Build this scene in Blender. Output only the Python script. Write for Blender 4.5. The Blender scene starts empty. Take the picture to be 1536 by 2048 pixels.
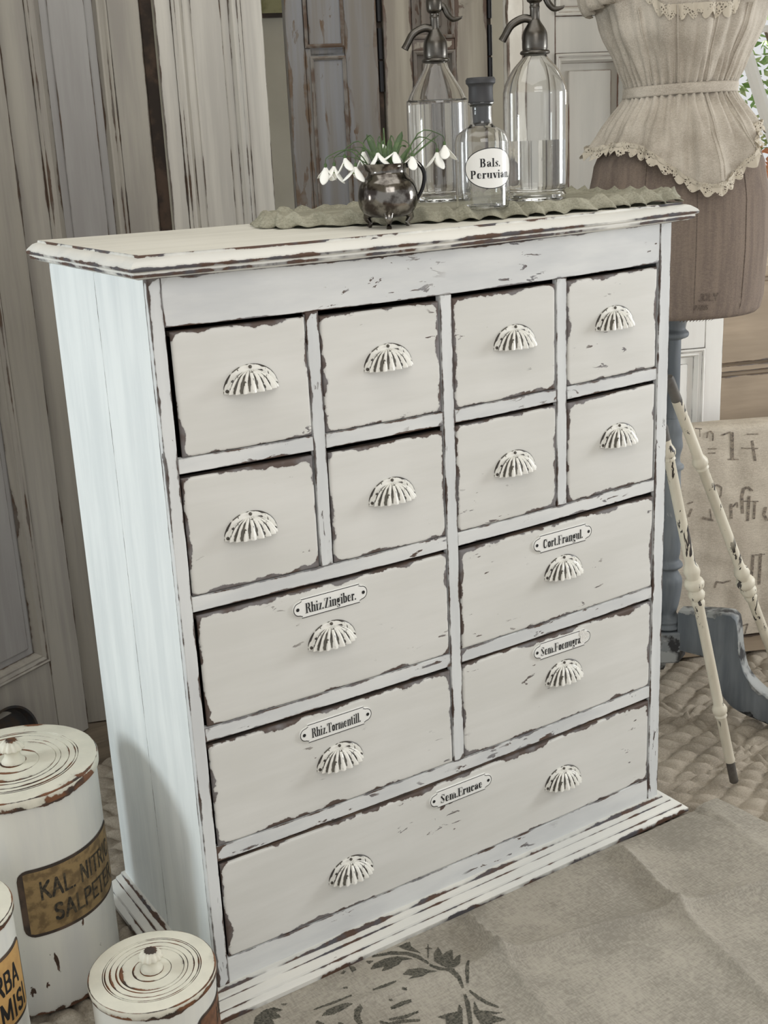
import bpy, bmesh, math, random
from math import sin, cos, pi, radians, sqrt, exp
from mathutils import Vector, Matrix, noise as mnoise
R_ = random.Random(7)
S = bpy.context.scene
COL = S.collection

# ------------------------------------------------------------------ camera
CR = Matrix(((0.8368739922403069, 0.19980796060505973, -0.5096260393569165),
             (-0.5455561116090655, 0.22818580027285207, -0.8064116626387752),
             (-0.044838044089447526, 0.9528945479079436, 0.299969215703125)))
CP = Vector((-0.63665652, -1.58583963, 1.36925992))
CF = 2434.846
cam_d = bpy.data.cameras.new('camera'); cam = bpy.data.objects.new('camera', cam_d); COL.objects.link(cam)
cam_d.sensor_fit = 'HORIZONTAL'; cam_d.sensor_width = 36; cam_d.lens = CF / 1536 * 36
cam_d.clip_start = .05; cam_d.clip_end = 100
cam.matrix_world = Matrix.Translation(CP) @ CR.to_4x4()
S.camera = cam

# ------------------------------------------------------------------ light
S.view_settings.view_transform = 'Standard'; S.view_settings.look = 'None'
S.view_settings.gamma = 1; S.view_settings.exposure = -0.24
S.view_settings.use_curve_mapping = False
wd = bpy.data.worlds.new('world'); S.world = wd; wd.use_nodes = True
wd.node_tree.nodes['Background'].inputs[0].default_value = (.98, .99, 1, 1)
wd.node_tree.nodes['Background'].inputs[1].default_value = 0.9

def area(name, loc, target, sx, sy, power, col):
    l = bpy.data.lights.new(name, 'AREA'); l.shape = 'RECTANGLE'; l.size = sx; l.size_y = sy
    l.energy = power; l.color = col
    o = bpy.data.objects.new(name, l); COL.objects.link(o); o.location = loc
    d = Vector(target) - Vector(loc); o.rotation_euler = d.to_track_quat('-Z', 'Y').to_euler()
    return o
area('window_light_left', (-1.75, .72, 1.16), (0, .2, .55), .22, .5, 16.5, (.88, .97, 1))
area('fill_light_front', (-.35, -1.95, 2.35), (.5, 0, .8), 1.3, 1.0, 17, (1, .99, .985))  # added soft fill from behind the camera, no window there
area('window_light_right', (3.1, -.95, 1.25), (.9, -.2, .4), .6, .7, 36, (.95, .98, 1))
area('window_light_back', (2.74, .76, 1.9), (.5, .1, 1.15), .8, 1.0, 15, (1, .99, .96))
area('overhead_fill', (.3, -.2, 2.5), (.3, 0, 0), 1.6, 1.4, 12, (1, .99, .975))  # added fill from overhead to lift the cabinet top, not a real lamp
sun_d = bpy.data.lights.new('sun', 'SUN'); sun_d.energy = 14; sun_d.angle = .02
sun = bpy.data.objects.new('sun', sun_d); COL.objects.link(sun)
sun.rotation_euler = (radians(38), radians(-8), 0)

# ------------------------------------------------------------------ helpers
def at(u, v, ax, val):
    "the point seen at pixel u,v that lies on the plane axis=val"
    d = CR @ Vector(((u - 768) / CF, -(v - 1024) / CF, -1)); t = (val - CP[ax]) / d[ax]
    return CP + d * t
def at_plane(u, v, P, n):
    d = CR @ Vector(((u - 768) / CF, -(v - 1024) / CF, -1)); t = (P - CP).dot(n) / d.dot(n)
    return CP + d * t
def px(p):
    q = CR.transposed() @ (Vector(p) - CP); return 768 - CF * q.x / q.z, 1024 + CF * q.y / q.z

def ss(a, b, x):
    t = max(0, min(1, (x - a) / (b - a))); return t * t * (3 - 2 * t)
def nz(x, y, z=0, s=1): return mnoise.noise(Vector((x * s, y * s, z * s)))

class MB:
    def __init__(s): s.v = []; s.f = []; s.e = []; s.m = []
    def vert(s, p, e=1.0): s.v.append(tuple(p)); s.e.append(e); return len(s.v) - 1
    def face(s, f, m=0): s.f.append(tuple(f)); s.m.append(m)
    def grid(s, rows, m=0, cu=False, cv=False, eds=None):
        nu = len(rows); nv = len(rows[0]); b = len(s.v)
        for i, r in enumerate(rows):
            for j, p in enumerate(r): s.vert(p, eds[i][j] if eds else 1.0)
        for i in range(nu if cu else nu - 1):
            for j in range(nv if cv else nv - 1):
                i2 = (i + 1) % nu; j2 = (j + 1) % nv
                s.face((b + i * nv + j, b + i * nv + j2, b + i2 * nv + j2, b + i2 * nv + j), m)
        return b
    def box(s, x0, x1, y0, y1, z0, z1, m=0, bev=.0015, div=0.0, fn=None):
        "box with worn rounded arrises; ed = distance to the nearest arris"
        def ax(a, b):
            L = b - a; e = min(bev, L * .25); e2 = min(.012, L * .45)
            r = [a, a + e] + ([a + e2] if e2 > e * 1.5 else [])
            mid = []
            if div and L > div * 1.5:
                n = int(L / div)
                mid = [a + L * k / n for k in range(1, n) if e2 * 1.2 < L * k / n < L - e2 * 1.2]
            return r + mid + ([b - e2] if e2 > e * 1.5 else []) + [b - e, b]
        A = [ax(x0, x1), ax(y0, y1), ax(z0, z1)]; lo = (x0, y0, z0); hi = (x1, y1, z1)
        idx = {}
        def gv(i, j, k):
            key = (i, j, k)
            if key in idx: return idx[key]
            p = [A[0][i], A[1][j], A[2][k]]
            d = [min(p[a] - lo[a], hi[a] - p[a]) for a in range(3)]
            on = [a for a in range(3) if d[a] < 1e-9]
            e = sorted(d)[1]
            if len(on) >= 2:
                for a in on:
                    L = min(bev, (hi[a] - lo[a]) * .25) * (.3 if len(on) == 2 else .42)
                    p[a] += L if p[a] - lo[a] < 1e-9 else -L
            if fn: p = fn(p)
            idx[key] = s.vert(p, e); return idx[key]
        n = [len(a) for a in A]
        for a in range(3):
            b, c = [q for q in range(3) if q != a]
            for side in (0, n[a] - 1):
                for i in range(n[b] - 1):
                    for j in range(n[c] - 1):
                        q = []
                        for (di, dj) in ((0, 0), (1, 0), (1, 1), (0, 1)):
                            t = [0, 0, 0]; t[a] = side; t[b] = i + di; t[c] = j + dj; q.append(gv(*t))
                        flip = (side == 0) ^ (a == 1)
                        s.face(q[::-1] if flip else q, m)
    def lathe(s, prof, cx=0, cy=0, n=48, m=0, fn=None, eds=None, caps=True):
        "prof: list of (r,z)"
        rows = []; E = []
        for k, (r, z) in enumerate(prof):
            row = []
            for i in range(n):
                a = 2 * pi * i / n; rr = fn(a, r, z) if fn else r
                row.append((cx + rr * cos(a), cy + rr * sin(a), z))
            rows.append(row); E.append([eds[k] if eds else 1.0] * n)
        b = s.grid(rows, m, cv=True, eds=E)
        if caps:
            if prof[0][0] > 1e-6: s.face([b + i for i in range(n)][::-1], m)
            if prof[-1][0] > 1e-6: s.face([b + (len(prof) - 1) * n + i for i in range(n)], m)
    def tube(s, pts, rad, n=10, m=0, smooth=4, fn=None):
        pts = [Vector(p) for p in pts]
        if not hasattr(rad, '__len__'): rad = [rad] * len(pts)
        P = []; Rr = []
        if smooth and len(pts) > 2:
            for i in range(len(pts) - 1):
                p0 = pts[max(i - 1, 0)]; p1 = pts[i]; p2 = pts[i + 1]; p3 = pts[min(i + 2, len(pts) - 1)]
                for k in range(smooth):
                    t = k / smooth
                    P.append(.5 * ((2 * p1) + (p2 - p0) * t + (2 * p0 - 5 * p1 + 4 * p2 - p3) * t * t + (3 * p1 - p0 - 3 * p2 + p3) * t ** 3))
                    Rr.append(rad[i] * (1 - t) + rad[i + 1] * t)
            P.append(pts[-1]); Rr.append(rad[-1])
        else: P = pts; Rr = list(rad)
        T0 = (P[1] - P[0]).normalized(); N = T0.orthogonal().normalized(); rows = []
        for i, p in enumerate(P):
            T = (P[min(i + 1, len(P) - 1)] - P[max(i - 1, 0)]).normalized()
            N = (N - T * N.dot(T)).normalized(); B = T.cross(N)
            rows.append([p + (N * cos(2 * pi * k / n) + B * sin(2 * pi * k / n)) * (Rr[i] * (fn(i / (len(P) - 1), 2 * pi * k / n) if fn else 1)) for k in range(n)])
        b = s.grid(rows, m, cv=True)
        s.face([b + k for k in range(n)][::-1], m); s.face([b + (len(P) - 1) * n + k for k in range(n)], m)
    def sweep(s, prof, path, m=0, close=False, eds=None):
        "prof (out,z) swept along a horizontal path of corners with mitres, out = to the right of travel"
        n = len(path); rows = []
        for i, p in enumerate(path):
            p = Vector(p)
            if close or 0 < i < n - 1:
                a = (p - Vector(path[i - 1])).normalized(); b = (Vector(path[(i + 1) % n]) - p).normalized()
            elif i == 0: a = b = (Vector(path[1]) - p).normalized()
            else: a = b = (p - Vector(path[i - 1])).normalized()
            na = Vector((a.y, -a.x)); nb = Vector((b.y, -b.x)); mm = (na + nb); mm = mm / mm.dot(na)
            rows.append([(p.x + mm.x * o, p.y + mm.y * o, z) for o, z in prof])
        E = [[eds[k] for k in range(len(prof))] if eds else [1.0] * len(prof) for _ in rows]
        return s.grid(rows, m, cu=close, eds=E)
    def xform(s, M, i0=0):
        for i in range(i0, len(s.v)): s.v[i] = tuple(M @ Vector(s.v[i]))
    def build(s, name, mats, parent=None, smooth=None, loc=None, rotz=None):
        me = bpy.data.meshes.new(name); me.from_pydata([tuple(v) for v in s.v], [], s.f)
        if not isinstance(mats, (list, tuple)): mats = [mats]
        for m in mats: me.materials.append(m)
        me.polygons.foreach_set('material_index', s.m)
        a = me.attributes.new('ed', 'FLOAT', 'POINT'); a.data.foreach_set('value', s.e)
        if smooth is not None:
            me.polygons.foreach_set('use_smooth', [True] * len(me.polygons))
            if smooth < 180: me.set_sharp_from_angle(angle=radians(smooth))
        me.update()
        o = bpy.data.objects.new(name, me); COL.objects.link(o)
        if parent: o.parent = parent
        if loc is not None: o.location = loc
        if rotz is not None: o.rotation_euler[2] = rotz
        return o

def tag(o, label=None, cat=None, group=None, kind=None):
    if label: o['label'] = label
    if cat: o['category'] = cat
    if group: o['group'] = group
    if kind: o['kind'] = kind
    return o
def thing(name, label, cat, loc=(0, 0, 0), rotz=0, group=None):
    o = bpy.data.objects.new(name, None); COL.objects.link(o); o.location = loc; o.rotation_euler = (0, 0, rotz)
    o.empty_display_size = .05
    return tag(o, label, cat, group)

# ------------------------------------------------------------------ materials
def newmat(name):
    m = bpy.data.materials.new(name); m.use_nodes = True; nt = m.node_tree
    return m, nt, nt.nodes['Principled BSDF']
def N(nt, typ, **kw):
    n = nt.nodes.new(typ)
    for k, v in kw.items():
        if k.startswith('i_'):
            key = k[2:]; n.inputs[int(key) if key.isdigit() else key].default_value = v
        else: setattr(n, k, v)
    return n
def lk(nt, a, b): nt.links.new(a, b)
def mth(nt, op, a, b=None, c=None, clamp=False):
    n = nt.nodes.new('ShaderNodeMath'); n.operation = op; n.use_clamp = clamp
    for i, x in enumerate((a, b, c)):
        if x is None: continue
        if isinstance(x, (int, float)): n.inputs[i].default_value = x
        else: nt.links.new(x, n.inputs[i])
    return n.outputs[0]
def mixc(nt, f, a, b):
    n = nt.nodes.new('ShaderNodeMix'); n.data_type = 'RGBA'
    for i, x in ((0, f), (6, a), (7, b)):
        if isinstance(x, (int, float)): n.inputs[i].default_value = x
        elif isinstance(x, tuple): n.inputs[i].default_value = (*x[:3], 1)
        else: nt.links.new(x, n.inputs[i])
    return n.outputs[2]
def noise_(nt, vec, scale=5, detail=3, rough=.55, stretch=None, dist=0):
    if stretch:
        mp = nt.nodes.new('ShaderNodeMapping'); mp.inputs['Scale'].default_value = stretch
        nt.links.new(vec, mp.inputs[0]); vec = mp.outputs[0]
    n = nt.nodes.new('ShaderNodeTexNoise'); n.inputs['Scale'].default_value = scale
    n.inputs['Detail'].default_value = detail; n.inputs['Roughness'].default_value = rough
    n.inputs['Distortion'].default_value = dist
    nt.links.new(vec, n.inputs['Vector']); return n.outputs['Fac']
def ramp(nt, x, a, b):
    "0 below a, 1 above b"
    n = nt.nodes.new('ShaderNodeMapRange'); n.interpolation_type = 'SMOOTHSTEP'
    n.inputs['From Min'].default_value = a; n.inputs['From Max'].default_value = b
    nt.links.new(x, n.inputs['Value']); return n.outputs[0]
def C8(r, g, b):
    f = lambda c: ((c / 255 + .055) / 1.055) ** 2.4 if c > 10 else c / 3294
    return (f(r), f(g), f(b))

def paint(name, c1, c2, wood1=C8(78, 58, 46), wood2=C8(104, 98, 96), edge=.006, amp=.5, chips=.62, grain=(1, 1, .12), rough=.62, fine=70, streak=.5, seed=0., gate=.5, bump=.25, edge_dark=.5):
    m, nt, B = newmat(name)
    tc = N(nt, 'ShaderNodeTexCoord'); mp = N(nt, 'ShaderNodeMapping'); mp.inputs['Location'].default_value = (seed, seed * .7, seed * .3)
    lk(nt, tc.outputs['Object'], mp.inputs[0]); co = mp.outputs[0]
    ed = N(nt, 'ShaderNodeAttribute', attribute_name='ed').outputs['Fac']
    big = noise_(nt, co, 3.2, 3); st = noise_(nt, co, 26, 4, .6, grain)
    base = mixc(nt, ramp(nt, mth(nt, 'ADD', mth(nt, 'MULTIPLY', st, streak), mth(nt, 'MULTIPLY', big, 1 - streak)), .36, .64), c1, c2)
    fn = noise_(nt, co, fine, 5, .62); fm = noise_(nt, co, fine * .22, 3, .5)
    # arris wear: the distance to the arris pushed about by noise
    nn = mth(nt, 'ADD', mth(nt, 'MULTIPLY', fn, .40), mth(nt, 'MULTIPLY', fm, 1.15))
    thr = mth(nt, 'MULTIPLY', mth(nt, 'SUBTRACT', nn, .775 - amp * .15), edge * 8)
    wear = ramp(nt, mth(nt, 'SUBTRACT', thr, ed), -.0002, .0004)
    # flakes: streaky chips inside patches
    g2 = (grain[0] * 1, grain[1] * 1, grain[2] * 1)
    ch = noise_(nt, co, fine * 1.1, 4, .6, tuple(1 if q >= 1 else .3 for q in grain), .6)
    gt = noise_(nt, co, 6.5, 2, .5)
    cm = mth(nt, 'MULTIPLY', ramp(nt, ch, chips, chips + .02), ramp(nt, gt, gate, gate + .08))
    msk = mth(nt, 'MAXIMUM', wear, cm, clamp=True)
    wood = mixc(nt, ramp(nt, noise_(nt, co, 22, 3), .42, .6), wood1, wood2)
    # thin lip of greyed paint round every chip
    lip = ramp(nt, mth(nt, 'SUBTRACT', thr, ed), -.0022, .0004)
    base2 = mixc(nt, mth(nt, 'MULTIPLY', lip, .45), base, tuple(x * .55 for x in c1))
    gl = mth(nt, 'MULTIPLY', mth(nt, 'SUBTRACT', 1, ramp(nt, ed, .0002, .0010)), mth(nt, 'MULTIPLY', ramp(nt, fm, .34, .50), edge_dark))  # darker tint along arrises and moulding creases
    base2 = mixc(nt, gl, base2, wood2)
    lk(nt, mixc(nt, msk, base2, wood), B.inputs['Base Color'])
    B.inputs['Roughness'].default_value = rough
    bp = N(nt, 'ShaderNodeBump'); bp.inputs['Strength'].default_value = bump; bp.inputs['Distance'].default_value = .0012
    h = mth(nt, 'ADD', mth(nt, 'MULTIPLY', msk, -1), mth(nt, 'MULTIPLY', st, .35))
    lk(nt, h, bp.inputs['Height']); lk(nt, bp.outputs[0], B.inputs['Normal'])
    return m

def fabric(name, c1, c2, scale=900, bump=.4, rough=.9, big=6, stretch=(1, 1, 1), weave=(1, 1, 1)):
    m, nt, B = newmat(name)
    co = N(nt, 'ShaderNodeTexCoord').outputs['Object']
    a = noise_(nt, co, big, 4, .6, stretch)
    f1 = noise_(nt, co, scale, 2, .6, (weave[0], weave[1] * .25, weave[2])); f2 = noise_(nt, co, scale, 2, .6, (weave[0] * .25, weave[1], weave[2]))
    w = mth(nt, 'MULTIPLY', mth(nt, 'ADD', f1, f2), .5)
    mix = mth(nt, 'ADD', mth(nt, 'MULTIPLY', a, .5), mth(nt, 'MULTIPLY', w, .6))
    lk(nt, mixc(nt, ramp(nt, mix, .42, .68), c1, c2), B.inputs['Base Color'])
    B.inputs['Roughness'].default_value = rough; B.inputs['Specular IOR Level'].default_value = .2
    bp = N(nt, 'ShaderNodeBump'); bp.inputs['Strength'].default_value = bump; bp.inputs['Distance'].default_value = .0012
    lk(nt, mth(nt, 'ADD', w, mth(nt, 'MULTIPLY', noise_(nt, co, 40, 3), .6)), bp.inputs['Height']); lk(nt, bp.outputs[0], B.inputs['Normal'])
    return m
def plain(name, c, rough=.5, metal=0, spec=.5, var=None, vs=20):
    m, nt, B = newmat(name)
    if var:
        co = N(nt, 'ShaderNodeTexCoord').outputs['Object']
        lk(nt, mixc(nt, ramp(nt, noise_(nt, co, vs, 4), .4, .62), c, var), B.inputs['Base Color'])
    else: B.inputs['Base Color'].default_value = (*c, 1)
    B.inputs['Roughness'].default_value = rough; B.inputs['Metallic'].default_value = metal; B.inputs['Specular IOR Level'].default_value = spec
    return m
def glassm(name, col=(1, 1, 1), ior=1.45, rough=.0):
    m, nt, B = newmat(name)
    B.inputs['Base Color'].default_value = (*col, 1); B.inputs['Transmission Weight'].default_value = 1
    B.inputs['IOR'].default_value = ior; B.inputs['Roughness'].default_value = rough
    return m

M_draw = paint('drawer_cream_paint', C8(223, 222, 217), C8(213, 212, 206), wood1=C8(88, 74, 67), wood2=C8(120, 116, 116), edge=.0032, amp=.45, chips=.64, grain=(.12, 1, 1), seed=1, gate=.53)
M_rail = paint('rail_white_paint', C8(224, 225, 223), C8(206, 208, 208), wood1=C8(86, 68, 58), wood2=C8(120, 118, 120), edge=.0016, amp=.4, chips=.60, grain=(.2, 1, 1), seed=2.3, gate=.50)
M_stile = paint('stile_white_paint', C8(224, 226, 225), C8(208, 210, 210), wood1=C8(74, 58, 50), wood2=C8(112, 108, 106), edge=.0018, amp=.5, chips=.62, seed=5.1, gate=.55)
M_side = paint('side_white_paint', C8(240, 245, 244), C8(226, 232, 232), wood1=C8(80, 66, 58), wood2=C8(120, 120, 120), edge=.0006, amp=.3, chips=.80, seed=3.7, streak=.75, bump=.12, edge_dark=.3)
M_top = paint('top_cream_paint', C8(232, 230, 220), C8(219, 217, 206), wood1=C8(84, 66, 54), wood2=C8(92, 88, 90), edge=.0022, amp=.55, chips=.74, grain=(.1, 1, 1), seed=7.9)
M_mould = paint('moulding_white_paint', C8(228, 226, 218), C8(212, 212, 207), wood1=C8(84, 60, 46), wood2=C8(78, 76, 80), edge=.0013, amp=.55, chips=.70, grain=(.08, .5, 1), seed=9.2, gate=.52, fine=55, edge_dark=.95)
M_pull = paint('pull_chipped_white', C8(246, 245, 238), C8(232, 230, 222), wood1=C8(52, 46, 40), wood2=C8(96, 92, 82), edge=.0013, amp=1.0, chips=.62, fine=170, gate=.46, rough=.28, seed=4)
M_can = paint('canister_cream_enamel', C8(222, 221, 212), C8(208, 208, 204), wood1=C8(66, 48, 38), wood2=C8(98, 66, 48), edge=.0024, amp=.7, chips=.665, fine=55, rough=.5, seed=6, gate=.55)
M_canlid = paint('canister_lid_cream', C8(226, 222, 206), C8(212, 209, 194), wood1=C8(56, 44, 36), wood2=C8(118, 76, 48), edge=.0018, amp=.8, chips=.68, fine=50, rough=.5, seed=8.5, gate=.56)
M_pole = paint('rod_chipped_cream', C8(218, 212, 194), C8(200, 192, 174), wood1=C8(40, 34, 32), wood2=C8(60, 54, 50), edge=.002, chips=.585, fine=46, gate=.40, rough=.45, seed=2)
M_blue = paint('pedestal_grey_blue', C8(122, 127, 130), C8(86, 92, 98), wood1=C8(40, 40, 42), wood2=C8(150, 152, 150), edge=.002, amp=.4, chips=.66, fine=45, seed=1.4)
DOOR = dict(wood1=C8(86, 68, 54), wood2=C8(104, 96, 88))
M_da = paint('door_greige_paint', C8(172, 167, 156), C8(152, 147, 139), edge=.0016, amp=.5, chips=.75, fine=30, streak=.8, grain=(1, 1, .06), seed=3, **DOOR)
M_dap = paint('door_panel_bluegrey', C8(166, 164, 161), C8(152, 149, 146), edge=.0012, amp=.4, chips=.76, fine=30, streak=.8, grain=(1, 1, .06), seed=4, **DOOR)
M_db = paint('door_pale_paint', C8(212, 208, 198), C8(188, 184, 176), edge=.0016, amp=.5, chips=.74, fine=30, streak=.9, grain=(1, 1, .05), seed=12, **DOOR)
M_dc = paint('shutter_weathered_brown', C8(128, 120, 110), C8(100, 92, 84), edge=.004, amp=.7, chips=.58, fine=28, streak=.9, grain=(1, 1, .05), seed=15, gate=.4, wood1=C8(88, 70, 56), wood2=C8(122, 116, 108))
M_dcb = paint('shutter_weathered_blue', C8(132, 133, 136), C8(120, 114, 106), edge=.004, amp=.7, chips=.60, fine=28, streak=.9, grain=(1, 1, .05), seed=16, gate=.42, wood1=C8(98, 80, 62), wood2=C8(112, 104, 96))
M_dd = paint('shutter_cream_brown', C8(158, 151, 136), C8(132, 124, 112), edge=.004, amp=.7, chips=.66, fine=26, streak=.9, grain=(1, 1, .06), seed=21, wood1=C8(88, 70, 58), wood2=C8(110, 100, 92))
M_de = paint('door_cream_paint', C8(200, 196, 187), C8(190, 187, 179), edge=.0011, amp=.4, chips=.80, fine=30, streak=.6, grain=(1, 1, .1), seed=25, wood1=C8(110, 78, 62), wood2=C8(130, 110, 98))
M_white = paint('peeling_white_paint', C8(236, 232, 222), C8(206, 200, 188), edge=.003, amp=.6, chips=.60, fine=26, grain=(1, 1, .4), seed=27, gate=.42, wood1=C8(96, 80, 68), wood2=C8(150, 140, 128))
M_sunlit = paint('sunlit_door_paint', C8(244, 242, 236), C8(236, 232, 226), edge=.0006, amp=.2, chips=.85, seed=40)  # white carries the sunlight falling on the cream door's lower part
M_dresser = paint('dresser_scrubbed_pine', C8(176, 158, 136), C8(152, 136, 116), edge=.003, amp=.6, chips=.66, fine=30, grain=(.1, 1, 1), seed=31, wood1=C8(96, 80, 66), wood2=C8(110, 104, 100), gate=.45)
M_dark = plain('dark_gap_wood', C8(58, 50, 44), .9, var=C8(88, 72, 60))
M_wall = plain('wall_limewash', C8(190, 184, 168), .95, var=C8(180, 174, 158), vs=4)
M_black = plain('black_print', C8(22, 22, 24), .5)
M_blackf = plain('faded_black_print', C8(38, 35, 30), .7, var=C8(80, 70, 52), vs=160)
M_enamel = plain('white_enamel', C8(240, 240, 236), .22)
M_metal = plain('worn_pewter', C8(96, 93, 88), .32, 1, var=C8(84, 80, 74), vs=40)
M_silver = plain('tarnished_silver', C8(132, 128, 122), .15, 1, var=C8(66, 60, 56), vs=45)
M_tip = plain('bare_grey_iron', C8(96, 92, 86), .6, var=C8(70, 66, 62))
M_darkm = plain('dark_iron', C8(36, 35, 36), .4, .6)
M_stop = plain('black_rubber', C8(52, 52, 54), .55)
M_glass = glassm('clear_bottle_glass', (.985, .99, .985))
M_water = glassm('water', (.97, .975, .97), 1.33)
M_labelo = plain('aged_label_ochre', C8(196, 156, 96), .6, var=C8(180, 140, 86), vs=30)
M_labelb = plain('aged_label_brown', C8(146, 122, 82), .6, var=C8(108, 88, 58), vs=60)
M_labeld = plain('aged_label_dark', C8(120, 82, 58), .6, var=C8(92, 64, 46), vs=60)
M_linen = fabric('washed_linen', C8(140, 135, 125), C8(172, 166, 154), scale=300, bump=.9, big=5)
M_stencil = fabric('stencil_grey_ink', C8(62, 62, 56), C8(112, 108, 98), scale=420, bump=.4, big=260)
M_quilt = fabric('quilted_taupe_cotton', C8(140, 131, 118), C8(170, 160, 145), scale=500, bump=.4, big=9)
M_sack = fabric('grain_sack_hemp', C8(176, 165, 150), C8(202, 192, 176), scale=380, bump=.6, big=14, stretch=(1, 1, .3))
M_sackp = fabric('sack_faded_ink', C8(96, 88, 82), C8(158, 146, 130), scale=380, bump=.5, big=120)
M_runner = fabric('olive_grey_crepe', C8(140, 138, 122), C8(172, 169, 152), scale=420, bump=.5, big=20)
M_torso = fabric('torso_brown_linen', C8(112, 100, 92), C8(134, 120, 108), scale=500, bump=.3, big=9, stretch=(8, 8, .5))
M_torsop = fabric('torso_stamp_ink', C8(84, 74, 68), C8(116, 104, 94), scale=500, bump=.3, big=300)
M_blouse = fabric('ivory_cotton_lawn', C8(166, 157, 144), C8(198, 190, 177), scale=600, bump=.2, big=14)
def lacem():
    m, nt, B = newmat('cotton_lace'); co = N(nt, 'ShaderNodeTexCoord').outputs['Object']
    vo = nt.nodes.new('ShaderNodeTexVoronoi'); vo.feature = 'DISTANCE_TO_EDGE'; vo.inputs['Scale'].default_value = 190
    lk(nt, co, vo.inputs['Vector'])
    hole = ramp(nt, vo.outputs[0], .16, .22)
    gt = ramp(nt, noise_(nt, co, 55, 2), .46, .54)
    h = mth(nt, 'MULTIPLY', hole, gt)
    B.inputs['Base Color'].default_value = (*C8(196, 187, 170), 1); B.inputs['Roughness'].default_value = .9
    lk(nt, mth(nt, 'SUBTRACT', 1, h), B.inputs['Alpha']); return m
M_lace = lacem()
M_petal = plain('snowdrop_white', C8(250, 250, 244), .5)
M_green = plain('leaf_green', C8(62, 86, 48), .45, var=C8(84, 108, 62), vs=60)
M_pgreen = plain('petal_mark_green', C8(110, 140, 60), .5)

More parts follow.
